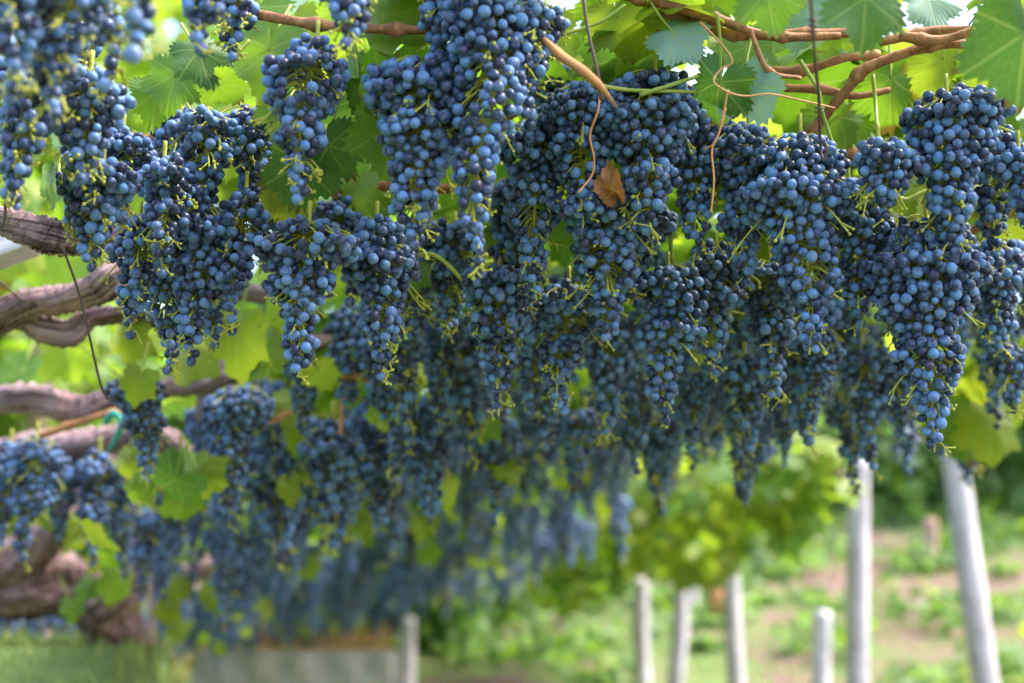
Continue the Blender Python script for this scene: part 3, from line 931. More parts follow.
# the vine overhead: reddish canes, the sharp leaves, tendrils and the roof of leaves
vineA = empty('grapevine', (1.9, 1.3, ground_z(1.9, 1.3)), 'vine overhead with reddish canes and the sharp green leaves', 'grapevine')
mb = MB(); tube(mb, [(1.9, 1.3, float(ground_z(1.9, 1.3)) - .1), (1.86, 1.35, 1.0), (1.6, 1.45, 1.7), (1.1, 1.55, 1.98), (.5, 1.7, 2.0)], [.05, .042, .034, .024, .012], 16, 0, 12, .12, 4, 18)
mb.build('trunk', M['bark'], vineA)
for pts, rad in [
    ([(205, 4, 1.33), (260, 15, 1.32), (320, 25, 1.31), (378, 29, 1.31), (432, 30, 1.31), (500, 30, 1.33), (560, 22, 1.38)], .0050),
    ([(600, -10, 1.4), (655, 2, 1.40), (720, 20, 1.40), (770, 36, 1.41), (840, 36, 1.42)], .0052),
    ([(640, -2, 1.42), (690, 22, 1.42), (735, 34, 1.42), (800, 34, 1.43), (870, 32, 1.44)], .0060),
    ([(795, 158, 1.46), (820, 122, 1.45), (845, 92, 1.43), (864, 70, 1.41), (900, 55, 1.40), (935, 45, 1.40), (965, 44, 1.40)], .0058),
    ([(765, 71, 1.46), (805, 70, 1.45), (845, 58, 1.44), (880, 55, 1.44)], .0048),
    ([(785, 88, 1.5), (825, 90, 1.49), (855, 96, 1.48), (890, 90, 1.48)], .0044),
    ([(900, 36, 1.38), (940, 40, 1.38), (985, 26, 1.38), (1035, 8, 1.39)], .0048),
    ([(880, 42, 1.5), (940, 30, 1.5), (1000, 30, 1.5), (1040, 22, 1.5)], .0050),
    ([(500, 122, 1.62), (530, 104, 1.6), (562, 90, 1.58)], .0055),
    ([(120, 145, 1.62), (170, 142, 1.6), (240, 160, 1.6), (300, 185, 1.6), (380, 186, 1.62), (470, 190, 1.64), (560, 195, 1.66)], .0075),
    ([(640, 190, 1.72), (720, 165, 1.66), (800, 150, 1.62), (860, 155, 1.6), (930, 150, 1.6)], .0080),
    ([(940, 242, 1.72), (985, 225, 1.68), (1030, 205, 1.66)], .0062),
    ([(750, 30, 1.36), (768, 70, 1.36), (800, 78, 1.40)], .0026),
]:
    cane(vineA, pts, rad)
for pts, rad in [
    ([(525, 48, 1.36), (560, 36, 1.36), (600, 22, 1.36), (625, 5, 1.36)], .0020),
    ([(592, 84, 1.37), (630, 90, 1.38), (700, 92, 1.38)], .0022),
    ([(640, 95, 1.38), (668, 86, 1.38), (705, 74, 1.4)], .0024),
    ([(800, 60, 1.42), (818, 90, 1.42), (822, 110, 1.42), (840, 168, 1.42)], .0021),
    ([(873, 75, 1.44), (876, 110, 1.43), (878, 135, 1.38)], .0021),
    ([(672, 268, 1.6), (672, 235, 1.6), (690, 218, 1.6), (712, 212, 1.62)], .0032),
    ([(892, 192, 1.5), (905, 200, 1.5), (925, 192, 1.5), (950, 185, 1.5)], .0032),
    ([(405, 258, 1.52), (436, 256, 1.5), (470, 288, 1.52)], .0026),
    ([(560, 20, 1.38), (540, 28, 1.36), (528, 45, 1.35)], .0016),
    ([(162, 56, 1.5), (190, 110, 1.48), (200, 140, 1.46)], .0022),
    ([(980, 12, 1.33), (972, 30, 1.33), (990, 5, 1.35)], .0024),
]:
    cane(vineA, pts, rad, 'petiole', 'shoot', False, 6)

#  px py d size ang mat tx ty var
SHARP = [
    (866, 16, 1.14, 88, 268, 'leaf_dark', 8, -8, 0, 'big flat green leaf with toothed edge hanging at the top'),
    (1022, 62, 1.12, 122, 266, 'leaf_dark', -6, 12, 5, 'largest leaf with pale veins at the right edge'),
    (770, 8, 1.22, 62, 275, 'leaf', 15, 20, 1, None),
    (938, 74, 1.52, 60, 250, 'leaf_yellow', -8, -30, 3, 'bright yellow-green leaf lit from behind'),
    (716, 98, 1.36, 62, 255, 'leaf_dark', -20, 30, 2, None),
    (752, 98, 1.36, 62, 290, 'leaf_pale', 25, 15, 1, 'bluish green leaf beside the curly tendril'),
    (684, 40, 1.38, 56, 320, 'leaf_pale', 35, -20, 4, 'silvery underside of a crumpled leaf'),
    (622, 32, 1.44, 64, 285, 'leaf_yellow', 10, 10, 0, None),
    (604, 18, 1.52, 55, 250, 'leaf', -10, -35, 3, None),
    (575, 70, 1.60, 60, 260, 'leaf_yellow', 0, 30, 1, None),
    (266, 68, 1.38, 78, 262, 'leaf', 12, 22, 0, 'veined leaf behind the straight cane'),
    (388, 146, 1.38, 74, 268, 'leaf', 10, -15, 5, 'veined leaf pointing straight down'),
    (355, 88, 1.44, 58, 250, 'leaf', -15, 30, 3, None),
    (204, 62, 1.34, 54, 300, 'leaf_dark', 20, -30, 4, None),
    (226, 92, 1.36, 46, 305, 'leaf', -45, 20, 1, 'half folded dark leaf'),
    (170, 88, 1.40, 60, 255, 'leaf', 15, 15, 0, None),
    (155, 105, 1.42, 46, 275, 'leaf', 0, -30, 2, None),
    (335, 160, 1.44, 60, 290, 'leaf_dark', -20, 20, 2, None),
    (300, 182, 1.45, 70, 260, 'leaf_dark', -10, -20, 5, None),
    (275, 200, 1.55, 60, 215, 'leaf_yellow', 10, -10, 3, None),
    (280, 118, 1.40, 54, 250, 'leaf', 15, 25, 1, None),
    (355, 205, 1.58, 56, 270, 'leaf_yellow', 15, 25, 0, None),
    (50, 188, 1.30, 46, 268, 'leaf', 5, 55, 1, 'narrow pointed leaf at the left edge'),
    (66, 130, 1.52, 48, 285, 'leaf_pale', 20, 20, 2, None),
    (8, 155, 1.52, 48, 230, 'leaf_yellow', 20, 20, 2, None),
    (412, 282, 1.58, 34, 265, 'leaf', 5, 45, 3, None),
    (888, 208, 1.64, 50, 260, 'leaf_yellow', 10, 20, 0, None),
    (935, 212, 1.62, 44, 280, 'leaf_yellow', 5, -25, 1, None),
    (1010, 235, 1.74, 50, 290, 'leaf_yellow', 0, 15, 5, None),
    (890, 95, 1.55, 70, 265, 'leaf', 10, 20, 3, None),
    (830, 130, 1.58, 60, 240, 'leaf', 0, -20, 0, None),
    (985, 52, 1.52, 58, 210, 'leaf', 10, 10, 2, None),
    (935, 8, 1.52, 54, 290, 'leaf_pale', 30, -20, 4, None),
    (800, 20, 1.50, 60, 250, 'leaf_pale', 15, 30, 3, None),
    (700, 8, 1.50, 62, 230, 'leaf', 10, 0, 0, None),
    (745, 60, 1.50, 60, 260, 'leaf', 20, -10, 5, None),
    (640, 70, 1.55, 70, 290, 'leaf', 20, -25, 2, None),
    (545, 45, 1.62, 62, 260, 'leaf_yellow', 0, 15, 0, None),
    (515, 85, 1.66, 54, 280, 'leaf', 10, -15, 5, None),
    (250, 20, 1.50, 64, 250, 'leaf', 20, 25, 3, None),
    (295, 45, 1.55, 70, 275, 'leaf_yellow', 10, -20, 1, None),
    (410, 95, 1.60, 70, 260, 'leaf_dark', 10, 10, 0, None),
    (65, 205, 1.52, 40, 300, 'leaf', 20, 20, 2, None),
    (235, 150, 1.62, 60, 240, 'leaf_yellow', 10, 20, 3, None),
    (345, 30, 1.50, 60, 285, 'leaf', 0, 20, 4, None),
    (590, 105, 1.68, 60, 240, 'leaf_yellow', 0, -15, 0, None),
    (960, 120, 1.60, 70, 275, 'leaf_yellow', 0, 25, 1, None),
    (800, 95, 1.75, 80, 265, 'leaf_yellow', 0, 15, 0, None),
    (838, 70, 1.8, 80, 250, 'leaf', 10, -15, 1, None),
    (775, 60, 1.7, 70, 280, 'leaf', 10, 15, 3, None),
    (825, 30, 1.7, 70, 260, 'leaf_yellow', 10, -15, 5, None),
    (950, 70, 1.7, 80, 260, 'leaf_yellow', 10, -15, 5, None),
    (855, 125, 1.60, 54, 285, 'leaf', 10, 0, 5, None),
]
for (px, py, d, sz, ang, mat, tx, ty, var, lab) in SHARP:
    place_leaf(vineA, px, py, d, sz, ang, mat, tx, ty, var, lab)
# canopy of this vine: the roof of leaves from just before the camera to four metres in
g_ = np.random.default_rng(77)


def roof(mb, x0, x1, y0, y1, n, tpl, size, probs, lift=.0, depth=.30):
    x = g_.uniform(x0, x1, n); y = g_.uniform(y0, y1, n)
    clump = np.sin(x * 5.3 + 1.1 * np.sin(y * 3)) * np.sin(y * 4.1 + x) + .5 * np.sin(x * 11 + y * 9)
    keep = clump > -.55 + g_.normal(size=n) * .4
    keep &= (x > np.interp(y, [0, 1.2, 2.2, 4.2, 7], [-.05, -.10, -.33, -.6, -1.1])) | ((g_.uniform(size=n) < .03) & (y > 2.8))
    keep &= x < np.interp(y, [0, 1.6, 2.3, 3.5, 5, 6.5, 8, 10], [1.9, 1.9, .92, .85, .55, .25, .0, -.2])
    x, y = x[keep], y[keep]; m = len(x)
    z = canopy_z(x, y) + lift + g_.uniform(0, depth, m) ** 1.2
    mis = g_.choice(3, m, p=probs)
    return scatter(mb, np.stack([x, y, z], -1), g_.uniform(.6, 1.15, m) * size, rand_dirs(g_, m, 1.5, .6), rand_dirs(g_, m, -.5, .8), tpl, mis, g_)


LM3 = [M['leaf'], M['leaf_yellow'], M['leaf_dark']]
mb = MB()
roof(mb, -1.3, 1.9, .95, 1.6, 420, LEAF_MID, .075, (.55, .33, .12), .0, .25)
roof(mb, -1.6, 1.9, 1.6, 4.2, 4600, LEAF_MID, .080, (.5, .4, .10), -.06, .34)
tag(mb.build('canopy', LM3, vineA), kind='stuff')
# tendrils
for pts in [[(700, 22, 1.3), (722, 45, 1.3), (732, 62, 1.3), (720, 70, 1.3), (714, 82, 1.29), (728, 92, 1.29), (745, 96, 1.3), (770, 94, 1.31), (800, 100, 1.33), (835, 108, 1.36)],
            [(728, 90, 1.3), (720, 130, 1.3), (712, 150, 1.3), (714, 180, 1.3), (711, 212, 1.3)],
            [(726, 108, 1.31), (716, 140, 1.31), (704, 150, 1.32)]]:
    cane(vineA, pts, .0010, 'tendril', 'tendril', False, 6)
cane(vineA, [(600, 88, 1.34), (598, 110, 1.33), (590, 135, 1.33), (594, 158, 1.33), (592, 175, 1.33), (578, 193, 1.32)], .0012, 'tendril', 'tendril', False, 6, 'pinkish dry tendril hanging over the bunch')

# dry twig, strip, curled leaf, wire with hook
tw = MB()
tube(tw, [P(582, -12, 1.28), P(588, 30, 1.28), P(597, 70, 1.28), P(602, 100, 1.29)], [.0018, .0016, .0016, .0022], 7, 0, 8, .08)
tag(tw.build('dry_twig', M['wire']), 'thin dark dry twig hanging down from the top edge', 'twig')
st = MB()
for a_, b_ in (((543, 38), (575, 62)), ((575, 62), (597, 82)), ((597, 82), (617, 108))):
    pass
sp = spline([P(543, 38, 1.26), P(560, 55, 1.26), P(582, 70, 1.25), P(600, 86, 1.26), P(617, 108, 1.27)], 6)
tn = np.gradient(sp, axis=0); tn = unit(tn)
nrm = CMR @ np.array([.25, .3, 1.0]); sd_ = unit(np.cross(tn, nrm))
wd = np.interp(np.linspace(0, 1, len(sp)), [0, .2, .7, 1], [.002, .0056, .0050, .0008])[:, None]
Vs = np.stack([sp - sd_ * wd, sp + nrm * .0025, sp + sd_ * wd, sp - nrm * .0010], 1)
nn = len(sp)
Qs = [(i_ * 4 + a_, i_ * 4 + (a_ + 1) % 4, (i_ + 1) * 4 + (a_ + 1) % 4, (i_ + 1) * 4 + a_) for i_ in range(nn - 1) for a_ in range(4)] + [(0, 1, 2, 3), ((nn - 1) * 4 + 3, (nn - 1) * 4 + 2, (nn - 1) * 4 + 1, (nn - 1) * 4)]
st.add(Vs.reshape(-1, 3), Q=Qs)
tag(st.build('bark_strip', M['strip']), 'brown dry strip of bark slanting beside the bright small bunch', 'bark strip')
V, T, Qd, A = leaf_template(60, 6, 9, True, 1.9, .5); V = V * np.array([.75, 1.15, 1]); V[:, 2] += .22 * np.sin(V[:, 1] * 5) + .12 * np.sin(V[:, 0] * 9 + V[:, 1] * 6)
F = np.stack([CMR @ np.array([.8, .3, .5]), CMR @ np.array([-.3, .95, .1]), unit(CMR @ np.array([-.3, -.2, 1]))], -1)
dl = MB().add((V * .026) @ F.T + P(613, 190, 1.34), T=T, Q=Qd, luv=A)
tag(dl.build('dry_leaf', M['leaf_dry']), 'small curled brown leaf caught among the berries', 'dry leaf')
wr = MB()
tube(wr, [P(810, -12, 1.08), P(813, 30, 1.10), P(815, 60, 1.15), P(819, 100, 1.26), P(820, 140, 1.33), P(823, 160, 1.33), P(827, 152, 1.33), P(825, 143, 1.33)], .0014, 7, 0, 8)
for yy in (20, 26, 32, 108, 112):
    c = P(813 + (yy - 30) * .075, yy, np.interp(yy, [-12, 30, 60, 100, 140], [1.08, 1.10, 1.15, 1.26, 1.33]))
    an = np.linspace(0, 2 * np.pi, 10)
    tube(wr, [c + np.array([math.cos(q) * .0032, math.sin(q) * .0032, .0012 * math.sin(q)]) for q in an], .0011, 5, 0, 1, smoothed=False)
tag(wr.build('wire_hook', M['wire']), 'dark wire with a twisted knot and hooked end among the canes', 'wire')
wr = MB()
tube(wr, [P(63, 248, 1.5), P(78, 290, 1.52), P(88, 330, 1.53), P(100, 382, 1.55), P(108, 400, 1.56)], .0014, 6, 0, 8)
tag(wr.build('hanging_wire', M['wire']), 'thin dark wire hanging past the gnarled arms', 'wire')
wr = MB()
tube(wr, [P(10, 180, 1.35), P(6, 200, 1.35), P(4, 222, 1.36), P(-4, 232, 1.36)], .0016, 6, 0, 6)
tag(wr.build('dry_twig', M['wire']), 'short dark twig in front of the gnarled arm at the left edge', 'twig')

# left vines: gnarled arms out of old trunks on the terrace
gl = float(ground_z(-1.6, 1.9))
vineB = empty('grapevine', (-1.5, 1.9, gl), 'old vine whose two purple grey gnarled arms reach in at the upper left', 'grapevine')
limb(vineB, [(-260, 520, 1.9, .05), (-200, 420, 1.88, .04), (-90, 365, 1.85, .028), (-20, 326, 1.82, .022), (30, 303, 1.80, .019), (70, 296, 1.80, .018), (100, 288, 1.80, .020), (116, 278, 1.80, .024), (135, 276, 1.86, .017), (200, 285, 1.95, .014), (290, 300, 2.0, .011)], seed=1)
limb(vineB, [(-60, 350, 1.86, .016), (15, 318, 1.84, .015), (45, 330, 1.82, .016), (72, 334, 1.82, .016), (90, 318, 1.84, .013), (135, 316, 1.9, .010), (180, 330, 1.95, .008)], seed=2)
limb(vineB, [(-200, 420, 1.88, .03), (-60, 235, 1.6, .018), (-10, 218, 1.55, .016), (30, 228, 1.54, .017), (52, 236, 1.54, .021), (75, 243, 1.55, .016), (105, 240, 1.56, .012), (150, 228, 1.62, .009)], seed=3, twist=40)
limb(vineB, [(60, 195, 1.62, .008), (85, 210, 1.6, .008), (105, 226, 1.6, .007), (130, 240, 1.64, .006)], seed=9)
mb = MB(); q0 = P(-260, 520, 1.9); tube(mb, [(q0[0] - .12, q0[1], gl - .15), (q0[0] - .06, q0[1], (gl + q0[2]) / 2), q0], [.07, .062, .054], 18, 0, 12, .13, 5, 20); mb.build('trunk', M['bark'], vineB)

gl = float(ground_z(-1.6, 2.5))
vineC = empty('grapevine', (-1.6, 2.5, gl), 'second old vine with two blurred arms below the pair of the first', 'grapevine')
limb(vineC, [(-200, 520, 2.5, .05), (-120, 440, 2.42, .034), (-20, 400, 2.3, .024), (40, 400, 2.25, .023), (80, 408, 2.25, .022), (120, 396, 2.25, .016), (170, 387, 2.25, .016), (210, 378, 2.25, .024), (240, 362, 2.27, .024), (262, 350, 2.3, .017), (330, 340, 2.4, .011)], seed=4)
limb(vineC, [(214, 374, 2.25, .021), (208, 397, 2.26, .019), (204, 422, 2.27, .014)], name='branch_stub', seed=5)
limb(vineC, [(-120, 480, 2.6, .034), (-20, 456, 2.55, .026), (60, 446, 2.5, .025), (120, 438, 2.5, .025), (165, 440, 2.5, .022), (190, 454, 2.5, .014), (260, 450, 2.6, .010)], seed=6)
mb = MB(); q0 = P(-200, 520, 2.5); tube(mb, [(q0[0] - .1, q0[1], gl - .15), (q0[0] - .05, q0[1], (gl + q0[2]) / 2), q0], [.075, .065, .055], 18, 0, 12, .13, 5, 20); mb.build('trunk', M['bark'], vineC)
cane(vineC, [(40, 436, 2.2), (75, 424, 2.2), (115, 412, 2.2), (160, 408, 2.25)], .0055)

gl = float(ground_z(-1.35, 3.2))
vineD = empty('grapevine', P(60, 640, 3.1), 'massive twisted trunk leaning over the grass at the left edge', 'grapevine')
t_ = MB()
tube(t_, [P(124, 650, 3.2), P(112, 622, 3.16), P(90, 600, 3.12), P(60, 585, 3.1), P(10, 580, 3.06), P(-40, 575, 3.05), P(-100, 550, 3.0)], [.060, .062, .062, .070, .078, .08, .08], 48, 0, 18, .15, 8, 14, True, 7)
t_.build('trunk', M['bark'], vineD)
limb(vineD, [(-40, 590, 3.0, .05), (10, 560, 3.0, .042), (45, 540, 3.0, .040), (62, 520, 3.0, .034), (75, 490, 3.02, .026), (110, 460, 3.05, .022), (180, 440, 3.1, .015)], seed=8, k=24)
limb(vineD, [(90, 606, 3.04, .045), (120, 596, 3.04, .042), (136, 575, 3.06, .032), (145, 540, 3.1, .024), (200, 520, 3.2, .014)], seed=10, k=24)

# leaves seen one by one in the blur
BLUR = [
    (vineB, 215, 312, 2.5, 90, 260, 'leaf'), (vineB, 255, 300, 2.6, 90, 280, 'leaf_yellow'), (vineB, 235, 335, 2.7, 80, 250, 'leaf'), (vineB, 190, 345, 2.6, 80, 270, 'leaf_yellow'), (vineB, 280, 325, 2.7, 80, 255, 'leaf_yellow'), (vineB, 265, 385, 2.8, 70, 265, 'leaf'), (vineB, 10, 250, 2.6, 80, 265, 'leaf_yellow'), (vineB, 50, 275, 2.7, 80, 255, 'leaf'),
    (vineB, 125, 346, 1.9, 56, 265, 'leaf_yellow'), (vineB, 235, 350, 1.9, 80, 265, 'leaf_yellow'), (vineB, 135, 388, 1.85, 44, 250, 'leaf_yellow'), (vineB, 185, 360, 2.0, 70, 250, 'leaf_yellow'),
    (vineB, 280, 350, 2.0, 60, 280, 'leaf_yellow'), (vineB, 15, 385, 2.6, 70, 250, 'leaf'), (vineB, 70, 365, 2.5, 60, 280, 'leaf_yellow'),
    (vineC, 388, 424, 2.05, 50, 260, 'leaf_yellow'), (vineC, 166, 486, 2.0, 66, 215, 'leaf_dark'), (vineC, 122, 462, 2.0, 36, 200, 'leaf_yellow'), (vineC, 135, 490, 2.02, 34, 240, 'leaf_yellow'),
    (vineC, 182, 508, 2.04, 46, 270, 'leaf_yellow'), (vineC, 208, 478, 2.04, 50, 330, 'leaf_yellow'), (vineC, 190, 462, 2.06, 44, 20, 'leaf'), (vineC, 288, 494, 2.2, 36, 270, 'leaf_yellow'),
    (vineC, 322, 380, 1.95, 44, 290, 'leaf_yellow'), (vineC, 290, 410, 2.2, 50, 270, 'leaf_yellow'), (vineC, 296, 440, 2.3, 44, 250, 'leaf_yellow'), (vineC, 360, 385, 2.2, 40, 260, 'leaf'),
    (vineC, 400, 395, 2.1, 34, 80, 'leaf_yellow'), (vineC, 485, 430, 2.1, 38, 260, 'leaf'), (vineC, 530, 355, 1.95, 26, 250, 'leaf_yellow'), (vineC, 648, 350, 1.95, 30, 250, 'leaf_yellow'),
    (vineD, 110, 560, 2.8, 36, 240, 'leaf'), (vineD, 85, 590, 2.8, 30, 250, 'leaf'), (vineD, 165, 465, 2.6, 60, 250, 'leaf_yellow'), (vineD, 365, 520, 3.2, 40, 250, 'leaf_yellow'),
    (vineD, 175, 590, 3.2, 34, 250, 'leaf_yellow'), (vineD, 300, 470, 3.0, 34, 250, 'leaf_yellow'), (vineD, 70, 610, 2.8, 30, 270, 'leaf'),
]
for (v, px, py, d, sz, ang, mat) in BLUR:
    place_leaf(v, px, py, d, sz, ang, mat, None, None, None, None, None, 'leaf', LEAF_MID)

# canopy farther in over the rows, one vine every two and a half metres
far_vines = []
for q, (ya, yb) in enumerate([(4.2, 6.6), (6.6, 9.2), (9.2, 12.0)]):
    v = empty('grapevine', (-1.7, (ya + yb) / 2, float(ground_z(-1.7, (ya + yb) / 2))), ['blurred vine roofing the rows behind the massive trunk', 'blurred vine roofing the rows farther in towards the stone wall', 'last blurred vine at the far end of the roof'][q], 'grapevine')
    mb = MB(); roof(mb, -2.1, 1.7, ya, yb, 3000, LEAF_LO, .085, (.5, .40, .10), -.05, .34)
    nn_ = 150; xx = g_.uniform(-1.3, .5, nn_) ; yy = g_.uniform(ya - (2 if q == 0 else 0), yb, nn_)
    scatter(mb, np.stack([xx, yy, canopy_z(xx, yy) - g_.uniform(0, .30, nn_)], -1), g_.uniform(.5, 1, nn_) * .065, rand_dirs(g_, nn_, .2, .8) + np.array([0, -.8, 0]), rand_dirs(g_, nn_, -1.2, .6), LEAF_MID, np.full(nn_, 1), g_)
    tag(mb.build('canopy', LM3, v), kind='stuff')
    x0, y0 = -1.7, (ya + yb) / 2
    z0 = float(ground_z(x0, y0))
    mb = MB(); tube(mb, [(x0, y0, z0 - .1), (x0 + .06, y0, z0 + .3), (x0 + .5, y0 + .05, float(canopy_z(-1.2, y0)) + .02), (x0 + 1.6, y0, float(canopy_z(-.1, y0)) + .05)], [.07, .06, .04, .02], 14, 0, 10, .13, 5, 18)
    mb.build('trunk', M['bark'], v)

# hanging bright foliage of the outer edge, by the posts
EDGE = [
    (782, 484, 5.2, .17, .18, 120, 'bright vine foliage hanging left of the thick post'),
    (700, 500, 6.2, .34, .30, 230, 'bright yellow-green foliage mass above the second pair of posts'),
    (610, 530, 7.4, .40, .34, 240, 'green foliage mass above the shortest white post'),
    (525, 560, 8.8, .42, .32, 210, 'darkest far foliage at the left end of the bright edge'),
]
for (px, py, d, rx, rz, n, lab), (bx, bd) in zip(EDGE, ((862, 5.75), (736, 6.95), (643, 7.95), (560, 8.6))):
    c = P(px, py, d)
    b0 = P(bx, 683, bd); zz = float(ground_z(b0[0], b0[1]))
    v = empty('grapevine', (b0[0], b0[1], zz), lab, 'grapevine', 'vines along the outer edge')
    mb = MB(); cloud(mb, c, (rx * 1.3, .5, rz), n, .095, g_, LEAF_MID, (.30, .66, .04), 1.0)
    mb.build('foliage', LM3, v)
    mb = MB(); tube(mb, [(b0[0], b0[1], zz - .1), (b0[0] + .01, b0[1] + .02, (zz + c[2]) / 2), (b0[0], b0[1], c[2] + .05), c + np.array([0, 0, .12])], [.016, .015, .014, .008], 10, 0, 8, .1, 3, 20)
    mb.build('trunk', M['bark'], v)
c = P(972, 395, 2.5)
vineR = empty('grapevine', (1.9, 2.6, float(ground_z(1.9, 2.6))), 'shoot of bright yellow-green leaves over the leaning post at the right', 'grapevine')
mb = MB(); tube(mb, [(1.9, 2.6, float(ground_z(1.9, 2.6)) - .1), (1.8, 2.6, 1.2), (1.5, 2.58, 1.85), P(1000, 330, 2.5), P(940, 350, 2.5)], [.03, .025, .018, .008, .004], 10, 0, 8, .1, 3, 20)
mb.build('trunk', M['bark'], vineR)
for (px, py, sz, ang, mat) in [(950, 390, 84, 260, 'leaf_yellow'), (982, 402, 120, 265, 'leaf_yellow'), (968, 428, 86, 280, 'leaf'), (1000, 372, 88, 250, 'leaf'), (938, 410, 64, 230, 'leaf_yellow'), (1015, 365, 84, 290, 'leaf'), (960, 365, 70, 250, 'leaf'), (992, 438, 70, 270, 'leaf_yellow')]:
    place_leaf(vineR, px, py, 2.5 + rng.uniform(-.12, .12), sz, ang, mat, None, None, None, None, None, 'leaf', LEAF_MID)

# neighbouring rows beyond the arms on the left: low leafy vines in the sun
for q, (x, y, z, rx, ry, rz, n, lab) in enumerate([
    (-1.75, 4.4, 2.25, .8, .8, .60, 1000, 'sunlit vine seen through the gap between the gnarled arms'),
    (-3.0, 5.2, 2.2, .9, .9, .75, 1000, 'sunlit vine at the left edge behind the first gnarled arms'),
    (-2.6, 7.6, 2.5, 1.2, 1.0, .75, 900, 'taller sunlit vine behind the other two on the left terrace'),
]):
    zz = float(ground_z(x, y))
    v = empty('grapevine', (x, y, zz), lab, 'grapevine', 'sunlit vines of the next row')
    mb = MB(); cloud(mb, (x, y, z), (rx, ry, rz), n, .09, g_, LEAF_MID, (.45, .5, .05), 1.0, .2)
    mb.build('foliage', LM3, v)
    mb = MB(); tube(mb, [(x, y, zz - .1), (x + .04, y, (zz + z) / 2), (x, y + .03, z + .2)], [.05, .045, .03], 12, 0, 10, .12, 4, 18)
    mb.build('trunk', M['bark'], v)

# ------------------------------------------------------------------ posts, beams, board, ties
POSTS = [
    (950, 425, 988, 700, 4.5, .042, 'post', 'leaning weathered white post nearest on the right'),
    (859, 455, 857, 700, 5.6, .044, 'post', 'thick upright white post with grapes touching its top'),
    (730, 535, 738, 700, 6.8, .043, 'post', 'white post under the right end of the bright foliage'),
    (679, 560, 676, 700, 7.3, .042, 'post', 'slim white post between the two under the foliage'),
    (642, 580, 643, 700, 7.8, .044, 'post', 'shortest white post under the bright foliage'),
    (823, 612, 821, 700, 7.4, .046, 'post', 'short white stake left of the thick post'),
    (930, 520, 929, 592, 10.6, .056, 'brown_post', 'small far brownish post on the soil bank'),
    (713, 560, 714, 628, 9.3, .060, 'rust', 'orange brown stake behind the white posts'),
    (692, 560, 692, 620, 9.6, .050, 'post', 'thin far pale stake left of the orange one'),
    (409, 618, 408, 700, 6.9, .036, 'post', 'grey post at the right end of the stone wall'),
    (37, 240, 40, 560, 4.2, .038, 'brown_post', 'pinkish blurred post behind the upper gnarled arm'),
    (152, 590, 152, 660, 3.9, .010, 'brown_post', 'thin dark stake standing in the grass by the massive trunk'),
]
for (xa, ya, xb, yb, d, r_, mat, lab) in POSTS:
    a, b = P(xa, ya, d), P(xb, yb, d)
    dv = unit(b - a)
    t = 0.0
    q = a.copy()
    while q[2] > float(ground_z(q[0], q[1])) - .12 and t < 4:
        t += .02; q = a + dv * t
    c = (a + q) / 2
    o = empty('wooden_post' if r_ > .012 else 'wooden_stake', q, lab, 'post' if r_ > .012 else 'stake', 'posts of the pergola' if mat == 'post' else None)
    mb = MB(); tube(mb, [a, a * .66 + q * .34 + rng.normal(size=3) * .006, a * .33 + q * .67 + rng.normal(size=3) * .006, q], [r_ * .94, r_, r_ * 1.02, r_ * 1.05], 14, 0, 10, .025, 2, 3, True, int(xa))
    bpy.data.objects.remove(o)
    mb2 = MB(); mb2.add(np.concatenate(mb.V) - q, luv=np.concatenate(mb.A), T=np.concatenate(mb.T), Q=np.concatenate(mb.Q))
    o = mb2.build('wooden_post' if r_ > .012 else 'wooden_stake', M[mat]); o.location = q
    tag(o, lab, 'post' if r_ > .012 else 'stake', 'pergola posts' if mat == 'post' else None)


def beam(pa, pb, w_, h_, mat, name, lab, cat, group=None):
    pa, pb = np.asarray(pa), np.asarray(pb)
    d_ = unit(pb - pa); s_ = unit(np.cross(d_, [0, 0, 1])); u_ = np.cross(s_, d_)
    o = box(MB(), (0, 0, 0), d_ * np.linalg.norm(pb - pa) / 2, s_ * w_ / 2, u_ * h_ / 2).build(name, M[mat], smooth=False)
    o.location = (pa + pb) / 2
    bv = o.modifiers.new('bevel', 'BEVEL'); bv.width = .004; bv.segments = 2
    return tag(o, lab, cat, group)


a = P(918, 436, 4.47); b = P(1060, 424, 4.62)
beam(P(905, 436, 4.44), P(975, 424, 4.4), .05, .045, 'post', 'wooden_beam', 'short pale beam end resting on the leaning post', 'beam', 'pergola beams')
beam(P(738, 530, 6.75), P(775, 528, 6.7), .05, .055, 'post', 'wooden_beam', 'short pale beam end beside the post under the foliage', 'beam', 'pergola beams')
beam(P(-60, 272, 1.78), P(32, 238, 1.78), .05, .034, 'post', 'wooden_board', 'grey sawn board end at the left edge under the top gnarled arm', 'board')
beam(P(258, 428, 2.15), P(372, 372, 2.15) * .3 + P(258, 428, 2.15) * .7, .004, .010, 'strip', 'wood_slip', 'thin brown slip of wood by the pink tie', 'wood slip')
tb = MB(); tube(tb, [P(104, 424, 2.15), P(112, 414, 2.15), P(121, 420, 2.14), P(118, 434, 2.14), P(108, 452, 2.14)], [.004, .006, .005, .005, .003], 7, 0, 6)
tag(tb.build('plastic_tie', M['teal']), 'teal plastic tie knotted round the blurred cane', 'tie')
tb = MB(); tube(tb, [P(352, 372, 2.05), P(345, 378, 2.05), P(343, 400, 2.05), P(340, 434, 2.06)], [.004, .006, .005, .003], 7, 0, 6)
tag(tb.build('plastic_tie', M['pinktie']), 'pale pink tie hanging above the bright blurred bunch', 'tie')
tb = MB(); tube(tb, [P(340, 376, 2.0), P(375, 378, 2.0)], [.0065, .0065], 8, 0, 4)
tag(tb.build('cut_cane', M['cane']), 'short orange brown cut cane end above the pink tie', 'cut cane')

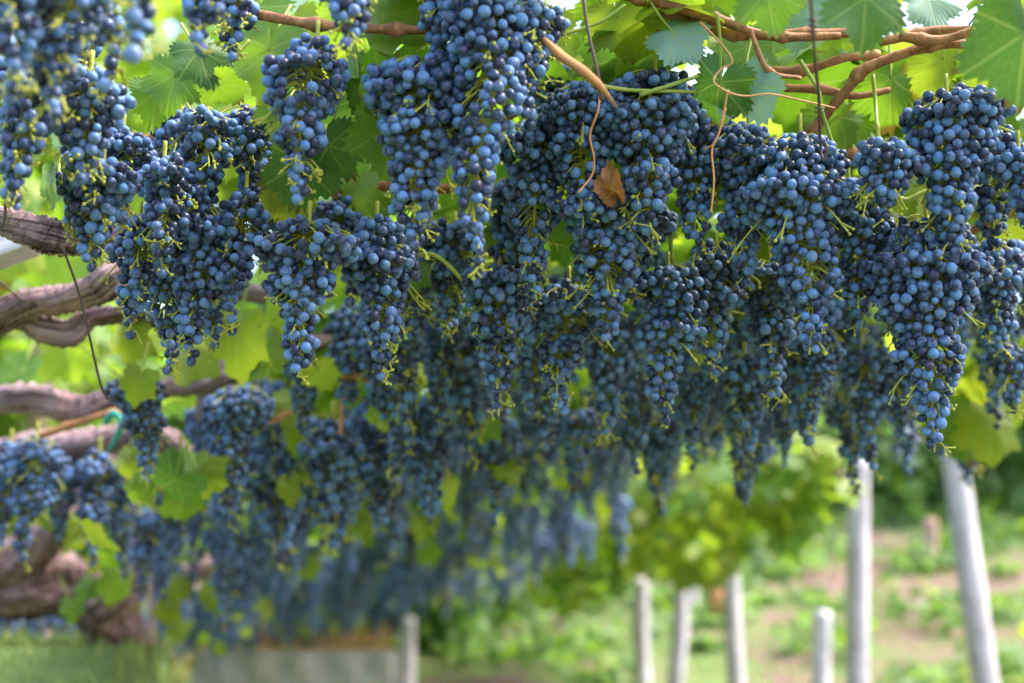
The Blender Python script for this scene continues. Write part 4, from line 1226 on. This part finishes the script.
# trellis wires along the rows
for q, x in enumerate((-.55, .0, .55, 1.1)):
    mb = MB()
    tube(mb, [(x, yy, float(canopy_z(x, yy)) + .03) for yy in (.6, 2, 4, 7, 12)], .0013, 5, 0, 6)
    tag(mb.build('trellis_wire', M['wire']), ['wire along the rows above the left arms', 'wire along the rows over the long sharp bunches', 'wire along the rows above the middle bunches', 'wire along the rows near the posts'][q], 'wire', 'trellis wires')

# ------------------------------------------------------------------ stone wall, grass, bank plants, trees
wl = MB()
nxw, nzw = 60, 20
x0, x1, yw = -1.28, -.28, 7.0
ztop = CAM_Z - .055
xs = np.linspace(x0, x1, nxw); zs = np.linspace(.2, ztop, nzw)
gw = np.random.default_rng(3)
for (yy, sgn) in ((yw, 1), (yw + .45, -1)):
    XX, ZZ = np.meshgrid(xs, zs, indexing='ij')
    YY = yy - sgn * .008 * (np.sin(XX * 31) * np.sin(ZZ * 17) + gw.normal(size=XX.shape) * .3)
    i, j = np.meshgrid(np.arange(nxw - 1), np.arange(nzw - 1), indexing='ij')
    Q = np.stack([i * nzw + j, (i + 1) * nzw + j, (i + 1) * nzw + j + 1, i * nzw + j + 1], -1).reshape(-1, 4)
    wl.add(np.stack([XX, YY, ZZ], -1).reshape(-1, 3), Q=Q if sgn > 0 else Q[:, ::-1])
box(wl, ((x0 + x1) / 2, yw + .225, (ztop + .2) / 2 - .012), ((x1 - x0) / 2 - .002, 0, 0), (0, .2, 0), (0, 0, (ztop - .2) / 2 + .02))
tag(wl.build('stone_wall', M['stone'], smooth=False), 'low grey stone wall at the bottom under the far grapes', 'wall')


def grass(name, n, fx, fy, h, mat, lab, lean=.3):
    x = fx(n); y = fy(n)
    if mat == 'grassy' and lean == .31:
        ok = x < np.interp(y, [0, 3.6, 5.6], [-.44, -.44, -1.5]) + .06; x, y = x[ok], y[ok]; n = len(x)
    z = ground_z(x, y)
    hh = h * g_.uniform(.5, 1.2, n); a = g_.uniform(0, 6.28, n)
    wv = np.stack([np.cos(a), np.sin(a), 0 * a], -1) * (.0035 + .004 * h)
    ln = g_.normal(size=(n, 3)) * lean * hh[:, None]; ln[:, 2] = hh
    b = np.stack([x, y, z - .02], -1)
    V = np.stack([b - wv, b + wv, b + ln * .55 + wv * .7, b + ln * .55 - wv * .7, b + ln * np.array([1.3, 1.3, 1])], 1)
    off = (np.arange(n) * 5)[:, None]
    mb = MB().add(V.reshape(-1, 3), T=np.array([[3, 2, 4]]) + off, Q=np.array([[0, 1, 2, 3]]) + off)
    return tag(mb.build(name, M[mat]), lab, 'grass', None, 'stuff')


grass('grass', 12000, lambda n: g_.uniform(-3.0, -.5, n), lambda n: 2.2 + g_.uniform(0, 1, n) ** 1.3 * 4, .05, 'grassy', 'green grass covering the terrace at the lower left', .31)
o = grass('dry_grass', 5000, lambda n: g_.uniform(-2.2, -.42, n), lambda n: g_.uniform(7.3, 9.6, n), .20, 'drygrass', 'tan dry grass above the stone wall')
grass('grass', 9000, lambda n: g_.uniform(-.4, 5, n), lambda n: g_.uniform(6.5, 13, n), .09, 'grassy', 'patchy grass on the soil bank by the posts')

wd_ = MB()
for q in range(215):
    x = g_.uniform(-.3, 6.5); y = g_.uniform(7.6, 13)
    r_ = g_.uniform(.05, .22)
    cloud(wd_, (x, y, float(ground_z(x, y)) + r_ * .3), (r_ * 1.6, r_ * 1.6, r_ * .7), int(20 + 160 * r_), .055, g_, LEAF_LO, (.6, .4), .9, .1)
tag(wd_.build('weeds', [M['leaf_tree'], M['leaf']]), 'low green weeds scattered over the soil bank', 'weeds', None, 'stuff')
#  px, py(bottom), d, radius, height, leaves
for (px, py, d, rx, rz, n, mat, lab) in [
    (450, 690, 8.0, .22, .30, 260, 'leaf_tree', 'dark low shrub right of the stone wall'),
    (505, 672, 10.5, .30, .22, 260, 'leaf_tree', 'low green plant farther right of the stone wall'),
    (575, 660, 12.0, .45, .30, 260, 'leaf_tree', 'green shrub on the bank left of the white posts'),
    (1018, 640, 5.6, .30, .42, 420, 'leaf_yellow', 'yellow-green leafy plant at the lower right edge'),
    (985, 700, 6.2, .20, .14, 160, 'leaf_yellow', 'small yellow-green weed at the foot of the leaning post'),
]:
    c = P(px, py, d)
    zz = float(ground_z(c[0], c[1]))
    v = empty('shrub', (c[0], c[1], zz), lab, 'shrub')
    mb = MB(); cloud(mb, (c[0], c[1], zz + rz * .8), (rx, rx, rz), n, .06, g_, LEAF_LO, (1,), .8, .1)
    mb.build('foliage', [M[mat]], v)
    mb = MB(); tube(mb, [(c[0], c[1], zz - .05), (c[0] + .02, c[1], zz + rz * .7)], [.012, .006], 7, 0, 3)
    mb.build('stem', M['tree_bark'], v)

for (x, y, z, rx, rz, n, lab) in [(-2.4, 6.3, 3.55, 1.5, 1.0, 1500, 'leafy light green tree behind the gnarled arms'), (-.9, 8.2, 4.3, 1.5, 1.0, 1300, 'leafy light green tree showing in the chinks between the left bunches'), (-4.2, 7.5, 3.6, 1.5, 1.3, 1200, 'leafy light green tree beyond the left edge of the terrace')]:
    zz = float(ground_z(x, y))
    v = empty('leafy_tree', (x, y, zz), lab, 'tree')
    mb = MB(); cloud(mb, (x, y, z), (rx, 1.1, rz), n, .11, g_, LEAF_LO, (.5, .5), 1.0, .2)
    mb.build('crown', [M['leaf'], M['leaf_yellow']], v)
    mb = MB(); tube(mb, [(x, y, zz - .2), (x + .05, y, (zz + z) / 2), (x, y, z + .3)], [.07, .055, .03], 12, 0, 8, .1, 3, 6)
    mb.build('trunk', M['tree_bark'], v)
TREES = [
    (815, 12.6, 1.6, 1.5, 'rounded bush tree behind the thick post'),
    (925, 13.2, 1.8, 1.9, 'taller bush tree between the two near posts in the distance'),
    (1030, 12.4, 1.7, 1.7, 'bush tree at the right edge behind the leaning post'),
    (700, 13.5, 1.7, 1.5, 'bush tree behind the bright foliage and slim posts'),
    (590, 15.0, 1.9, 1.6, 'dark bush tree far behind the shortest white post'),
    (470, 20.0, 1.8, 1.4, 'dark bush tree at the end of the vine rows'),
    (340, 19.0, 1.9, 1.5, 'dark bush tree behind the far grapes over the stone wall'),
    (200, 18.0, 2.0, 1.6, 'dark bush tree behind the grassy terrace'),
    (60, 17.0, 2.0, 1.9, 'green tree at the left edge far behind the arms'),
]
for (px, d, rx, rz, lab) in TREES:
    c = P(px, 600, d)
    zz = float(ground_z(c[0], c[1]))
    v = empty('bush_tree', (c[0], c[1], zz), lab, 'tree', 'trees at the back')
    mb = MB()
    for q in range(7):
        cc = np.array([c[0], c[1], zz + rz * .72]) + g_.normal(size=3) * np.array([rx * .42, rx * .35, rz * .46])
        cloud(mb, cc, (rx * .52, rx * .5, rz * .46), 330, .13, g_, LEAF_LO, (.75, .25), .8, .5)
    mb.build('crown', [M['leaf_tree'], M['leaf']], v)
    mb = MB(); tube(mb, [(c[0], c[1], zz - .2), (c[0] + .05, c[1], zz + rz * .6), (c[0], c[1] + .1, zz + rz * 1.2)], [.11, .08, .04], 10, 0, 6, .1, 3, 6)
    mb.build('trunk', M['tree_bark'], v)
print('objects', len(S.objects))
